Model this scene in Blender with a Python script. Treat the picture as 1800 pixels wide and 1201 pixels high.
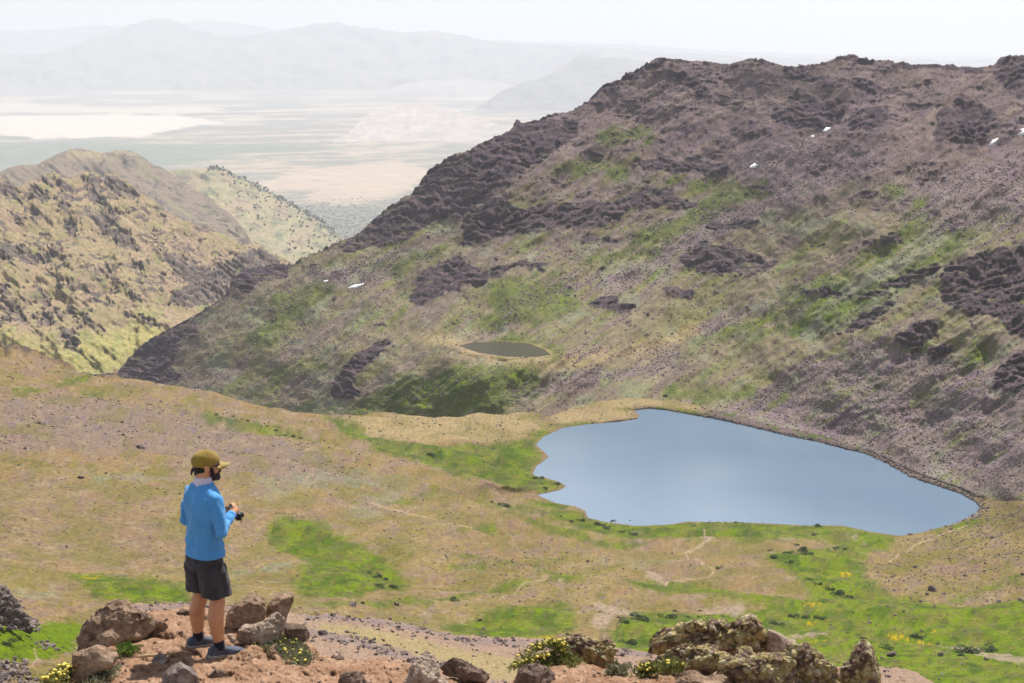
import bpy, math, random
import numpy as np
from mathutils import Vector, Matrix, Euler

# ------------------------------------------------------------------ camera, sky, sun, exposure
scene = bpy.context.scene
for _o in list(bpy.data.objects):
    bpy.data.objects.remove(_o)
COL = scene.collection
PITCH = math.radians(10.0)
cam_d = bpy.data.cameras.new("camera")
cam_d.lens = 60.0
cam_d.sensor_width = 36.0
cam_d.clip_start = 0.5
cam_d.clip_end = 400000.0
cam_d.dof.use_dof = True
cam_d.dof.focus_distance = 900.0
cam_d.dof.aperture_fstop = 9.0
cam = bpy.data.objects.new("camera", cam_d)
COL.objects.link(cam)
cam.location = (0, 0, 0)
cam.rotation_euler = (math.pi / 2 - PITCH, 0, 0)
scene.camera = cam

SUN_EL = math.radians(60.0)
SUN_AZ = math.radians(27.0)      # measured from +Y (straight ahead) towards +X
world = bpy.data.worlds.new("World")
scene.world = world
world.use_nodes = True
wn = world.node_tree
wn.nodes.clear()
w_out = wn.nodes.new("ShaderNodeOutputWorld")
w_bg = wn.nodes.new("ShaderNodeBackground")
w_sky = wn.nodes.new("ShaderNodeTexSky")
w_sky.sky_type = 'NISHITA'
w_sky.sun_disc = False
w_sky.sun_elevation = SUN_EL
w_sky.sun_rotation = SUN_AZ
w_sky.altitude = 2500.0
w_sky.air_density = 1.0
w_sky.dust_density = 3.0
w_sky.ozone_density = 1.0
w_bg.inputs["Strength"].default_value = 0.095
w_tc = wn.nodes.new("ShaderNodeTexCoord")
w_map = wn.nodes.new("ShaderNodeMapping"); w_map.inputs["Scale"].default_value = (1.0, 1.0, 2.6)
w_cl = wn.nodes.new("ShaderNodeTexNoise"); w_cl.inputs["Scale"].default_value = 2.4; w_cl.inputs["Detail"].default_value = 7; w_cl.inputs["Roughness"].default_value = 0.55
w_rp = wn.nodes.new("ShaderNodeValToRGB"); w_rp.color_ramp.elements[0].position = 0.44; w_rp.color_ramp.elements[1].position = 0.62
w_mx = wn.nodes.new("ShaderNodeMix"); w_mx.data_type = 'RGBA'; w_mx.inputs[7].default_value = (7.2, 7.1, 7.0, 1)
wn.links.new(w_tc.outputs["Generated"], w_map.inputs[0]); wn.links.new(w_map.outputs[0], w_cl.inputs["Vector"])
wn.links.new(w_cl.outputs[0], w_rp.inputs[0]); wn.links.new(w_rp.outputs[0], w_mx.inputs[0])
wn.links.new(w_sky.outputs[0], w_mx.inputs[6]); wn.links.new(w_mx.outputs[2], w_bg.inputs[0])
wn.links.new(w_bg.outputs[0], w_out.inputs[0])

SUN_DIR = Vector((math.sin(SUN_AZ) * math.cos(SUN_EL), math.cos(SUN_AZ) * math.cos(SUN_EL), math.sin(SUN_EL)))
sun_d = bpy.data.lights.new("sun", 'SUN')
sun_d.energy = 4.9
sun_d.angle = math.radians(0.6)
sun_d.color = (1.0, 0.95, 0.87)
sun = bpy.data.objects.new("sun", sun_d)
COL.objects.link(sun)
sun.rotation_euler = (-SUN_DIR).to_track_quat('-Z', 'Y').to_euler()
sun.location = (0, 0, 300)

scene.view_settings.view_transform = 'Standard'
scene.view_settings.look = 'None'
scene.view_settings.gamma = 1.0
scene.view_settings.use_curve_mapping = False
scene.view_settings.exposure = 0.46
scene.render.engine = 'CYCLES'
scene.cycles.max_bounces = 6
scene.cycles.diffuse_bounces = 2
scene.cycles.glossy_bounces = 3
scene.cycles.transparent_max_bounces = 12
scene.cycles.volume_bounces = 2
scene.cycles.use_denoising = True

# ------------------------------------------------------------------ helpers
CP, SP = math.cos(PITCH), math.sin(PITCH)
F = 3000.0

def rays(px, py):
    """View direction through a point of the 1800 x 1201 photograph, scaled so that Y = 1."""
    u = (np.asarray(px, float) - 900.0) / F
    v = (600.5 - np.asarray(py, float)) / F
    y = CP + v * SP
    return u / y, (-SP + v * CP) / y          # X per metre ahead, Z per metre ahead

def at(px, py, Y):
    a, b = rays(px, py)
    return Vector((float(a) * Y, Y, float(b) * Y))

_rng = np.random.RandomState(7)
_PERM = np.concatenate([_rng.permutation(256)] * 3).astype(np.int32)
_ANG = np.linspace(0, 2 * np.pi, 256, endpoint=False)
_GX, _GY = np.cos(_ANG).astype(np.float32), np.sin(_ANG).astype(np.float32)
_G3 = _rng.normal(size=(256, 3)).astype(np.float32)
_G3 /= np.linalg.norm(_G3, axis=1)[:, None]

def noise2(x, y):
    x = np.asarray(x, np.float64); y = np.asarray(y, np.float64)
    xi = np.floor(x); yi = np.floor(y)
    fx = (x - xi).astype(np.float32); fy = (y - yi).astype(np.float32)
    xi = xi.astype(np.int64) & 255; yi = yi.astype(np.int64) & 255
    u = fx * fx * fx * (fx * (fx * 6 - 15) + 10)
    v = fy * fy * fy * (fy * (fy * 6 - 15) + 10)
    def g(ix, iy, dx, dy):
        h = _PERM[_PERM[ix & 255] + (iy & 255)]
        return _GX[h] * dx + _GY[h] * dy
    a = g(xi, yi, fx, fy); b = g(xi + 1, yi, fx - 1, fy)
    c = g(xi, yi + 1, fx, fy - 1); d = g(xi + 1, yi + 1, fx - 1, fy - 1)
    a = a + u * (b - a); c = c + u * (d - c)
    return (a + v * (c - a)) * 1.5

def fbm(x, y, oct=4, gain=0.5, seed=0.0):
    r = 0; a = 1.0; t = 0
    x = np.asarray(x, float) + seed * 17.31; y = np.asarray(y, float) + seed * 9.73
    for _ in range(oct):
        r = r + a * noise2(x, y); t += a
        a *= gain; x = x * 2.03 + 11.7; y = y * 2.03 + 5.3
    return r / t * 1.6

def ridged(x, y, oct=4, seed=0.0):
    r = 0; a = 1.0; t = 0
    x = np.asarray(x, float) + seed * 13.1; y = np.asarray(y, float) + seed * 7.7
    for _ in range(oct):
        r = r + a * (1 - 2 * np.abs(noise2(x, y))); t += a
        a *= 0.55; x = x * 2.07 + 3.1; y = y * 2.07 + 8.9
    return r / t

def noise3(p):
    p = np.asarray(p, np.float64)
    i = np.floor(p); f = (p - i).astype(np.float32); i = i.astype(np.int64) & 255
    w = f * f * f * (f * (f * 6 - 15) + 10)
    out = 0
    for dx in (0, 1):
        for dy in (0, 1):
            for dz in (0, 1):
                h = _PERM[_PERM[_PERM[(i[:, 0] + dx) & 255] + ((i[:, 1] + dy) & 255)] + ((i[:, 2] + dz) & 255)]
                g = _G3[h]
                d = g[:, 0] * (f[:, 0] - dx) + g[:, 1] * (f[:, 1] - dy) + g[:, 2] * (f[:, 2] - dz)
                wt = (w[:, 0] if dx else 1 - w[:, 0]) * (w[:, 1] if dy else 1 - w[:, 1]) * (w[:, 2] if dz else 1 - w[:, 2])
                out = out + wt * d
    return out * 1.6

def fbm3(p, oct=4, gain=0.5):
    r = 0; a = 1.0; t = 0; p = np.asarray(p, float)
    for _ in range(oct):
        r = r + a * noise3(p); t += a
        a *= gain; p = p * 2.03 + 7.13
    return r / t * 1.5

def cells3(p, seed=1):
    """Distance to the nearest cell point (Worley), per vertex."""
    p = np.asarray(p, float); i0 = np.floor(p).astype(np.int64)
    best = np.full(len(p), 9.0); sec = np.full(len(p), 9.0)
    for dx in (-1, 0, 1):
        for dy in (-1, 0, 1):
            for dz in (-1, 0, 1):
                c = i0 + np.array((dx, dy, dz))
                h = _PERM[_PERM[_PERM[(c[:, 0] + seed) & 255] + (c[:, 1] & 255)] + (c[:, 2] & 255)]
                q = c + 0.5 + 0.45 * _G3[h]
                d = np.linalg.norm(p - q, axis=1)
                sec = np.minimum(sec, np.maximum(best, d)); best = np.minimum(best, d)
    return best, sec

def smooth(a, b, x):
    t = np.clip((x - a) / (b - a), 0, 1)
    return t * t * (3 - 2 * t)

def tps(points, values):
    """Thin-plate spline through scattered points of the picture."""
    P = np.asarray(points, float) / 300.0
    n = len(P)
    d = np.linalg.norm(P[:, None] - P[None], axis=2)
    K = np.where(d > 0, d * d * np.log(d + 1e-12), 0) + np.eye(n) * 1e-3
    Q = np.c_[np.ones(n), P]
    A = np.block([[K, Q], [Q.T, np.zeros((3, 3))]])
    w = np.linalg.solve(A, np.r_[np.asarray(values, float), 0, 0, 0])
    def f(px, py):
        x = np.clip(np.asarray(px, float), -170, 1960) / 300.0; y = np.asarray(py, float) / 300.0
        r = w[n] + w[n + 1] * x + w[n + 2] * y
        for k in range(n):
            d2 = (x - P[k, 0]) ** 2 + (y - P[k, 1]) ** 2
            r = r + w[k] * 0.5 * d2 * np.log(d2 + 1e-12)
        return r
    return f

def curve(pts):
    p = np.array(pts, float)
    return lambda x: np.interp(x, p[:, 0], p[:, 1])

def poly_sd(x, y, poly, sy=1.0):
    """Signed distance to a polygon, negative inside."""
    poly = np.asarray(poly, float)
    x = np.asarray(x, float); y = np.asarray(y, float) * sy
    P = poly * (1, sy); Q = np.roll(P, -1, axis=0)
    best = np.full(x.shape, 1e18); inside = np.zeros(x.shape, bool)
    for (ax, ay), (bx, by) in zip(P, Q):
        ex, ey = bx - ax, by - ay
        t = np.clip(((x - ax) * ex + (y - ay) * ey) / (ex * ex + ey * ey + 1e-12), 0, 1)
        best = np.minimum(best, (x - ax - t * ex) ** 2 + (y - ay - t * ey) ** 2)
        c = (ay > y) != (by > y)
        with np.errstate(divide='ignore', invalid='ignore'):
            inside ^= c & (x < (bx - ax) * (y - ay) / (by - ay + 1e-30) + ax)
    d = np.sqrt(best)
    return np.where(inside, -d, d)

def line_d(x, y, pts, sy=1.0):
    x = np.asarray(x, float); y = np.asarray(y, float) * sy
    best = np.full(x.shape, 1e18)
    pts = [(a, b * sy) for a, b in pts]
    if len(pts) == 1:
        pts = pts * 2
    for (ax, ay), (bx, by) in zip(pts[:-1], pts[1:]):
        ex, ey = bx - ax, by - ay
        t = np.clip(((x - ax) * ex + (y - ay) * ey) / (ex * ex + ey * ey + 1e-12), 0, 1)
        best = np.minimum(best, (x - ax - t * ex) ** 2 + (y - ay - t * ey) ** 2)
    return np.sqrt(best)

def blob(x, y, shape, soft, nz, sy=1.0, amt=1.0):
    """Mask of a polygon (list of points) or a stroke (points, width), its edge broken up by noise nz (pixels)."""
    if isinstance(shape, tuple):
        d = line_d(x, y, shape[0], sy) - shape[1]
    else:
        d = poly_sd(x, y, shape, sy)
    return (1 - smooth(-soft, soft, d + nz)) * amt

def over(c, col, m):
    m = np.asarray(m)[..., None]
    return c * (1 - m) + np.asarray(col, float) * m

def mesh_obj(name, verts, faces, mat=None, smooth_shade=True, parent=None):
    me = bpy.data.meshes.new(name)
    verts = np.asarray(verts, np.float32)
    faces = np.asarray(faces, np.int32)
    me.vertices.add(len(verts)); me.vertices.foreach_set("co", verts.ravel())
    k = faces.shape[1]
    me.loops.add(faces.size); me.loops.foreach_set("vertex_index", faces.ravel())
    me.polygons.add(len(faces))
    me.polygons.foreach_set("loop_start", np.arange(0, faces.size, k, dtype=np.int32))
    me.polygons.foreach_set("loop_total", np.full(len(faces), k, np.int32))
    me.polygons.foreach_set("use_smooth", np.full(len(faces), smooth_shade))
    me.update(calc_edges=True)
    if mat:
        me.materials.append(mat)
    o = bpy.data.objects.new(name, me)
    COL.objects.link(o)
    if parent:
        o.parent = parent
    return o

def set_col(o, col, name="Col", sat=1.25, gain=1.0):
    col = np.asarray(col, float); lum = (col @ np.array((0.3, 0.6, 0.1)))[:, None]; col = (lum + (col - lum) * sat) * gain
    a = o.data.attributes.new(name, 'FLOAT_COLOR', 'POINT')
    c = np.ones((len(col), 4), np.float32); c[:, :3] = np.clip(col, 0.003, 0.95)
    a.data.foreach_set("color", c.ravel())

def tag(o, label=None, cat=None, group=None, kind=None):
    if label: o["label"] = label
    if cat: o["category"] = cat
    if group: o["group"] = group
    if kind: o["kind"] = kind
    return o

def grid_faces(nr, nc):
    i = np.arange(nr * nc).reshape(nr, nc)
    return np.stack([i[:-1, :-1], i[:-1, 1:], i[1:, 1:], i[1:, :-1]], -1).reshape(-1, 4)

# ------------------------------------------------------------------ materials
def new_mat(name):
    m = bpy.data.materials.new(name); m.use_nodes = True
    nt = m.node_tree
    b = nt.nodes["Principled BSDF"]
    return m, nt, b

def N(nt, t, **kw):
    n = nt.nodes.new(t)
    for k, v in kw.items():
        setattr(n, k, v)
    return n

def noise_node(nt, scale, detail=4.0, rough=0.6, coord="Object", vec=None):
    n = N(nt, "ShaderNodeTexNoise")
    n.inputs["Scale"].default_value = scale
    n.inputs["Detail"].default_value = detail
    n.inputs["Roughness"].default_value = rough
    if vec is None:
        tc = N(nt, "ShaderNodeTexCoord"); vec = tc.outputs[coord]
    nt.links.new(vec, n.inputs["Vector"])
    return n

def ramp(nt, fac, stops):
    r = N(nt, "ShaderNodeValToRGB")
    while len(r.color_ramp.elements) < len(stops):
        r.color_ramp.elements.new(0.5)
    for e, (p, c) in zip(r.color_ramp.elements, stops):
        e.position = p
        e.color = (*c, 1) if len(c) == 3 else (c[0], c[0], c[0], 1)
    nt.links.new(fac, r.inputs[0])
    return r

def mixc(nt, fac, a, b, mode='MIX'):
    m = N(nt, "ShaderNodeMix", data_type='RGBA', blend_type=mode)
    for sock, v in ((m.inputs[0], fac), (m.inputs[6], a), (m.inputs[7], b)):
        if isinstance(v, (int, float)): sock.default_value = v
        elif isinstance(v, tuple): sock.default_value = (*v, 1)
        else: nt.links.new(v, sock)
    return m.outputs[2]

def bump(nt, b, height, strength, dist):
    n = N(nt, "ShaderNodeBump")
    n.inputs["Strength"].default_value = strength
    n.inputs["Distance"].default_value = dist
    nt.links.new(height, n.inputs["Height"])
    nt.links.new(n.outputs[0], b.inputs["Normal"])

def terrain_mat(name, s1, s2, amp=0.5, bdist=0.5, bstr=0.6):
    """Vertex albedo broken up by two scales of grain, with matching relief."""
    m, nt, b = new_mat(name)
    at_ = N(nt, "ShaderNodeAttribute"); at_.attribute_name = "Col"
    n1 = noise_node(nt, s1, 5, 0.65); n2 = noise_node(nt, s2, 3, 0.6)
    r1 = ramp(nt, n1.outputs[0], [(0.28, (1 - amp,)), (0.5, (1.0,)), (0.72, (1 + amp * 0.6,))])
    r2 = ramp(nt, n2.outputs[0], [(0.3, (1 - amp * 0.7,)), (0.55, (1.0,)), (0.75, (1 + amp * 0.4,))])
    c = mixc(nt, 1.0, at_.outputs[0], r1.outputs[0], 'MULTIPLY')
    c = mixc(nt, 1.0, c, r2.outputs[0], 'MULTIPLY')
    nt.links.new(c, b.inputs["Base Color"])
    b.inputs["Roughness"].default_value = 0.95
    b.inputs["Specular IOR Level"].default_value = 0.1
    bump(nt, b, n2.outputs[0], bstr, bdist)
    return m

# palette, real-world albedo
DIRT = (0.258, 0.184, 0.104)
PINK = (0.235, 0.165, 0.120)
STRAW = (0.255, 0.200, 0.098)
PALE = (0.36, 0.285, 0.165)
GRASS = (0.066, 0.112, 0.015)
LIME = (0.132, 0.190, 0.020)
DEEP = (0.034, 0.068, 0.014)
SAGE = (0.21, 0.225, 0.165)
SCREE = (0.190, 0.148, 0.162)
BROWN = (0.140, 0.107, 0.110)
ROCK = (0.056, 0.043, 0.048)
YELLOW = (0.52, 0.36, 0.02)
OLIVE = (0.155, 0.140, 0.046)

# ------------------------------------------------------------------ lakes (outlines in the photograph, each on its own level plane)
LAKE_Z, POND_Z = -330.0, -300.0
LAKE = [(1140,718),(1113,722),(1123,729),(1121,736),(1090,741),(1040,745),(990,752),(955,768),(942,782),(958,796),(965,803),(943,820),
        (936,835),(960,840),(985,848),(996,855),(985,861),(944,870),(975,884),(1010,890),(1028,897),(1033,910),(1060,917),(1120,925),
        (1180,922),(1205,917),(1300,918),(1420,924),(1480,924),(1530,935),(1580,942),(1620,936),(1680,920),(1715,905),(1724,895),
        (1715,882),(1690,868),(1640,852),(1600,838),(1560,815),(1520,797),(1480,788),(1440,777),(1380,765),(1310,748),(1250,735),
        (1220,730),(1170,721)]
POND = [(805,608),(830,602),(880,601),(930,604),(958,615),(968,624),(940,628),(890,627),(840,620)]

def on_plane(poly, z):
    a, b = rays([p[0] for p in poly], [p[1] for p in poly])
    Y = z / b
    return np.c_[a * Y, Y]
LAKE_W, POND_W = on_plane(LAKE, LAKE_Z), on_plane(POND, POND_Z)

def dig(px, py, Y, outline, z0, reach, depth=3.0, bank_slope=0.09):
    """Bend the surface so that it meets the water plane on the outline and lies under it inside."""
    a, b = rays(px, py)
    Yp = z0 / b
    sd = poly_sd(a * Yp, Yp, outline)
    z = Y * b
    bank = z0 + 0.25 + bank_slope * np.maximum(sd, 0)
    w = smooth(0, reach, sd)
    zz = np.where(sd < 0, z0 - np.minimum(depth, 0.25 - 0.08 * sd), bank * (1 - w) + z * w)
    near = sd < reach
    return np.where(near, zz / b, Y), sd

# ------------------------------------------------------------------ the basin floor and the ridge behind it
top_A = curve([(-200,600),(0,613),(35,614),(60,620),(85,628),(105,633),(125,640),(133,650),(165,660),(200,657),(230,664),(300,680),(400,702),(450,711),
               (500,719),(560,727),(640,731),(700,729),(740,730),(800,735),(870,727),(930,728),(965,733),(1000,722),(1050,706),(1100,700),
               (1180,702),(1240,718),(1310,733),(1380,752),(1440,764),(1480,776),(1520,788),(1560,805),(1600,826),(1640,842),(1690,858),
               (1720,872),(1760,880),(1800,880),(2000,880)])
bot_A = 1260.0
A_pts = [(0,1250,310),(0,1100,350),(0,1000,430),(0,900,540),(0,800,700),(0,700,950),(0,613,1300),(-150,613,1250),(-150,1000,420),
         (250,668,1330),(250,800,800),(250,1000,470),(250,1250,320),
         (500,719,1380),(500,750,1180),(500,800,960),(500,850,800),(500,900,680),(500,950,590),(500,1000,510),(500,1100,410),(500,1250,310),
         (750,730,1430),(750,775,1290),(750,800,1190),(750,850,985),(750,900,825),(750,950,705),(750,1000,610),(750,1100,460),(750,1250,320),
         (870,727,1465),(870,760,1380),(870,800,1280),(870,850,1130),(930,870,1150),(900,900,950),
         (1060,705,1545),(1180,702,1560),(1000,740,1500),
         (1050,950,960),(1050,1000,760),(1050,1100,500),(1050,1250,340),
         (1300,950,1020),(1300,1000,810),(1300,1100,520),(1300,1250,350),
         (1560,960,1060),(1560,1020,820),(1560,1100,600),(1560,1250,370),
         (1800,885,1120),(1800,950,960),(1800,1020,780),(1800,1100,610),(1800,1250,390),(1950,885,1110),(1950,1100,600),(1950,1250,390),
         (1240,735,1478),(1500,792,1357),(1640,852,1255),(1724,895,1184),(1720,872,1205)]
for _q, _Y in zip(LAKE[::2], LAKE_W[::2, 1]):
    A_pts.append((_q[0], _q[1], _Y))
fA = tps([(p[0], p[1]) for p in A_pts], [math.log(p[2]) for p in A_pts])

sky_B = curve([(150,720),(190,680),(208,655),(225,630),(250,604),(300,577),(340,556),(390,522),(404,512),(406,490),(420,476),(450,471),(480,463),(512,464),
               (540,452),(590,430),(625,412),(640,400),(655,388),(690,362),(720,345),(735,325),(752,300),(790,278),(830,262),(870,240),(898,230),
               (908,213),(925,216),(950,212),(985,196),(1010,192),(1040,172),(1062,150),(1090,140),(1110,125),(1150,105),(1180,104),(1250,112),
               (1290,113),(1322,104),(1345,110),(1380,121),(1440,113),(1480,100),(1500,97),(1530,106),(1580,108),(1650,116),(1720,119),
               (1745,116),(1760,101),(1785,99),(1820,92),(1900,80),(2000,80)])
B_pts = [(210,650,2600),(405,505,2450),(512,462,2400),(600,425,2350),(735,328,2320),(900,218,2290),(1010,190,2300),(1160,105,2370),
         (350,700,2200),(500,740,1900),(600,745,1720),(750,745,1590),(890,745,1500),(450,600,2200),(600,600,1930),(620,500,2150),(700,430,2200),
         (890,700,1525),(890,660,1572),(890,615,1657),(820,610,1668),(960,620,1650),(890,560,1760),(890,500,1880),(890,450,1960),(890,400,2040),(890,300,2150),
         (700,650,1700),(720,540,1930),(1000,700,1560),(1060,705,1548),(1180,702,1562),
         (1250,735,1478),(1250,700,1540),(1250,650,1620),(1250,600,1700),(1250,550,1780),(1250,500,1860),(1250,450,1930),(1250,400,2010),
         (1250,350,2080),(1250,300,2160),(1250,200,2290),(1250,112,2400),
         (1050,650,1640),(1050,560,1790),(1050,450,1980),(1050,350,2110),(1050,250,2230),
         (1500,792,1357),(1500,700,1427),(1500,600,1509),(1500,500,1600),(1500,400,1701),(1500,300,1816),(1500,200,1955),(1500,100,2110),
         (1640,852,1255),(1724,895,1184),(1720,872,1205),
         (1800,885,1122),(1800,800,1212),(1800,700,1300),(1800,600,1390),(1800,500,1482),(1800,400,1590),(1800,300,1710),(1800,200,1840),(1800,98,1990),
         (1950,885,1110),(1950,700,1250),(1950,600,1330),(1950,300,1630),(1950,98,1890)]
B_pts = [p for p in B_pts if not (p[0] in (1640, 1724, 1720) or (p[0], p[1]) in ((890, 615), (820, 610), (960, 620), (1250, 735), (1500, 792)))]
for _q, _Y in list(zip(LAKE, LAKE_W[:, 1]))[24:]:
    B_pts.append((_q[0], _q[1], _Y))
for _q, _Y in zip(POND, POND_W[:, 1]):
    B_pts.append((_q[0], _q[1], _Y))
fB = tps([(p[0], p[1]) for p in B_pts], [math.log(p[2]) for p in B_pts])

CLIFFS = [
    [(403,515),(405,485),(425,474),(470,465),(512,463),(500,485),(470,495),(440,512)],
    [(590,440),(625,410),(655,388),(720,345),(735,325),(752,298),(830,260),(898,228),(908,212),(1015,212),(1000,250),(950,285),(900,318),(855,342),(835,372),(800,382),(745,390),(715,425),(660,432),(620,442)],
    [(812,425),(816,388),(850,352),(885,345),(905,365),(960,352),(1000,362),(1100,345),(1180,333),(1222,358),(1110,372),(1050,402),(960,402),(885,408),(840,420)],
    [(1110,292),(1155,275),(1220,277),(1275,285),(1278,302),(1200,310),(1130,302)],
    ([(1060,155),(1110,128),(1160,110)], 9), ([(1185,130),(1238,158)], 8),
    [(1352,205),(1395,170),(1470,174),(1492,190),(1478,216),(1400,226),(1365,220)],
    [(1486,205),(1506,186),(1560,188),(1572,205),(1552,228),(1498,232)],
    [(1640,248),(1648,200),(1690,168),(1752,198),(1752,222),(1722,252),(1665,258)],
    [(1745,125),(1765,98),(1830,95),(1830,165),(1790,180),(1760,150)],
    ([(1480,102),(1530,108)], 6), ([(1580,112),(1720,124)], 6), ([(1310,106),(1345,112)], 5),
    ([(1380,130),(1480,150),(1600,160)], 7),
    [(1190,458),(1240,424),(1300,432),(1372,460),(1340,482),(1240,482),(1205,472)],
    [(708,525),(738,482),(800,448),(832,468),(865,480),(885,492),(800,512),(735,538)],
    [(578,694),(598,652),(640,612),(684,592),(692,602),(645,642),(622,676),(645,692),(600,704)],
    [(1648,512),(1660,470),(1722,448),(1830,425),(1830,610),(1750,565),(1700,562),(1662,532)],
    ([(1560,500),(1600,484),(1645,472)], 9), ([(1672,402),(1700,388)], 7), ([(1500,345),(1540,335)], 5),
    [(1742,684),(1758,640),(1830,605),(1830,668),(1775,690)],
    [(1568,606),(1600,568),(1655,562),(1645,592),(1605,618)], [(1475,585),(1515,548),(1568,536),(1525,578)],
    [(1035,535),(1060,518),(1118,535),(1080,556)],
    [(205,655),(240,608),(300,576),(345,560),(352,580),(320,605),(300,640),(322,662),(280,675),(230,668)],
    ([(1425,300),(1455,287),(1480,283)], 6), ([(1640,620),(1670,612)], 6), ([(1245,400),(1330,392)], 4), ([(1030,420),(1075,425)], 7),
    ([(850,490),(900,470),(960,470)], 5), ([(1410,515),(1500,520),(1560,520)], 4), ([(1170,515),(1215,520)], 6), ([(930,265),(1000,225)], 14),
    ([(1500,270),(1530,262)], 5), ([(1290,230),(1350,240)], 4), ([(1520,430),(1580,420)], 4),
]
GREENS_B = [
    ([(1330,335),(1270,352),(1200,392),(1130,418)], 15), ([(1620,385),(1560,440),(1480,500),(1400,575)], 13), ([(1690,425),(1610,470),(1530,520),(1450,560)], 10),
    ([(1450,500),(1350,560),(1270,590)], 10), ([(700,470),(780,436)], 5), ([(560,512),(500,565),(455,598)], 14), ([(640,470),(700,455)], 4),
    [(575,728),(640,700),(720,664),(820,640),(940,648),(955,668),(910,700),(870,724),(760,735),(650,730)],
    [(840,600),(900,590),(960,600),(985,615),(975,632),(940,628),(900,605),(850,604)], ([(880,520),(990,530)], 24), ([(1060,248),(1140,236)], 9),
    ([(980,300),(1060,290),(1100,320)], 10), ([(1650,470),(1700,430),(1740,405)], 8), ([(1180,320),(1310,330)], 8), ([(1290,620),(1400,560)], 6),
    ([(1180,690),(1240,700),(1320,690)], 8), ([(860,560),(960,548)], 12), ([(1730,620),(1700,640)], 9), ([(560,640),(480,665)], 8), ([(1560,330),(1620,360)], 8),
    ([(1040,460),(1150,440)], 8), ([(480,530),(570,505)], 7), ([(1380,690),(1330,715)], 6),
]
SCREES = [
    [(1235,738),(1330,690),(1400,640),(1500,600),(1620,620),(1720,640),(1830,600),(1830,860),(1740,880),(1640,850),(1560,808),(1500,790),(1400,768),(1310,745)],
    ([(905,692),(1000,672),(1100,656),(1180,642)], 11), ([(1000,626),(1080,622),(1180,604)], 7), ([(1240,578),(1320,552),(1410,535)], 9),
    [(1560,350),(1680,300),(1830,260),(1830,400),(1700,420),(1600,390)], [(1280,270),(1400,255),(1480,260),(1560,290),(1470,330),(1330,330)],
    ([(1050,500),(1150,470),(1250,400),(1400,340),(1520,290)], 18), ([(900,545),(1010,500)], 8), ([(560,490),(640,480),(690,450)], 12), ([(545,680),(600,665)], 6),
]

def cols(x0, x1, step, left=0, right=0):
    """Grid columns, fine in view and coarser on the land that goes on beside it."""
    c = np.arange(x0, x1 + step, step, dtype=float)
    L = [x0 - k for k in np.cumsum(np.linspace(step * 2, 30, 48)) if k < left] if left else []
    R = [c[-1] + k for k in np.cumsum(np.linspace(step * 2, 30, 48)) if k < right] if right else []
    return np.r_[L[::-1], c, R]

# ---- basin floor grid
cA = cols(-140, 1940, 1.8, 750, 750)
rA = 320
tA = np.linspace(0, 1, rA)
PX, T = np.meshgrid(cA, tA)
PY = bot_A + (top_A(PX) - bot_A) * T
YA = np.exp(fA(PX, PY))
a_, b_ = rays(PX, PY)
_n = smooth(0.84, 0.95, T) * smooth(1000, 1100, PX)              # the far bank is the steep scree's foot
YA, sdA = dig(PX, PY, YA, LAKE_W, LAKE_Z, 70.0 - 30.0 * _n, 3.0, 0.09 + 0.13 * _n)
XA, ZA = a_ * YA, b_ * YA
dry = smooth(0, 40, sdA)
foot = np.clip(YA / 600.0, 0.5, 2.0)
edge_fade = 1 - smooth(0.90, 1.0, T) * smooth(900, 1000, PX)
und = (fbm(XA / 110, YA / 75, 3, seed=1) * 3.4 + (ridged(XA / 60, YA / 45, 2, seed=4) - .4) * 1.2 + fbm(XA / 26, YA / 26, 3, seed=2) * 0.8 + fbm(XA / 7, YA / 7, 2, seed=3) * 0.22) * edge_fade
ZA = ZA + und * dry * np.clip(YA / 700, 0.5, 1.3)
hi = smooth(900, 500, PX) * smooth(760, 640, PY)              # broken lava rim on the left skyline
rimA = blob(PX, PY, ([(0,612),(60,618),(105,630),(128,642)], 7), 5, fbm(PX / 14, PY / 14, 3, seed=5) * 7) + \
       blob(PX, PY, ([(170,660),(205,657)], 3), 3, fbm(PX / 10, PY / 10, 3, seed=6) * 5)
ZA = ZA + rimA * (1.2 + 2.6 * ridged(XA / 14, YA / 40, 3, seed=3))
# ---- colours of the floor
nz = fbm(PX / 45, PY / 16, 4, seed=11); nzf = fbm(PX / 12, PY / 5, 4, seed=12); nzl = fbm(PX / 160, PY / 60, 3, seed=13)
spk = fbm(PX / 5, PY / 2.5, 3, seed=14)
EDGE = nz * 12 + nzf * 9
C = np.zeros(PX.shape + (3,)) + DIRT
C = over(C, PINK, smooth(-0.2, 0.5, nz + 0.4 * nzl))
C = over(C, STRAW, smooth(-0.15, 0.45, nzl + 0.6 * nzf + 0.35 * smooth(700, 900, PY) - 0.2) * 0.85)
C = over(C, OLIVE, smooth(0.05, 0.6, fbm(PX / 70, PY / 22, 4, seed=15) + 0.35 * nzf) * 0.65)
C = over(C, (0.215, 0.150, 0.122), blob(PX, PY, [(-160,860),(0,840),(250,870),(420,930),(420,1000),(200,990),(-160,980)], 30, EDGE * 1.6, 2.0, 0.3))
C = over(C, (0.22, 0.165, 0.145), blob(PX, PY, [(0,705),(120,700),(250,712),(400,740),(480,770),(560,800),(640,840),(520,860),(300,800),(100,790),(0,800)], 14, EDGE, 2.0, 0.75))
C = over(C, SCREE, smooth(0.2, 0.55, fbm(PX / 22, PY / 7, 4, seed=16) + 0.3 * nzf - 0.1) * blob(PX, PY, [(-150,690),(120,700),(300,712),(420,745),(560,790),(640,830),(300,790),(100,780),(-150,790)], 25, EDGE, 2.0, 0.9))
C = over(C, SAGE, blob(PX, PY, ([(470,860),(560,840),(700,850),(640,900)], 24), 14, EDGE * 1.8, 2.0, 0.55))
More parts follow.
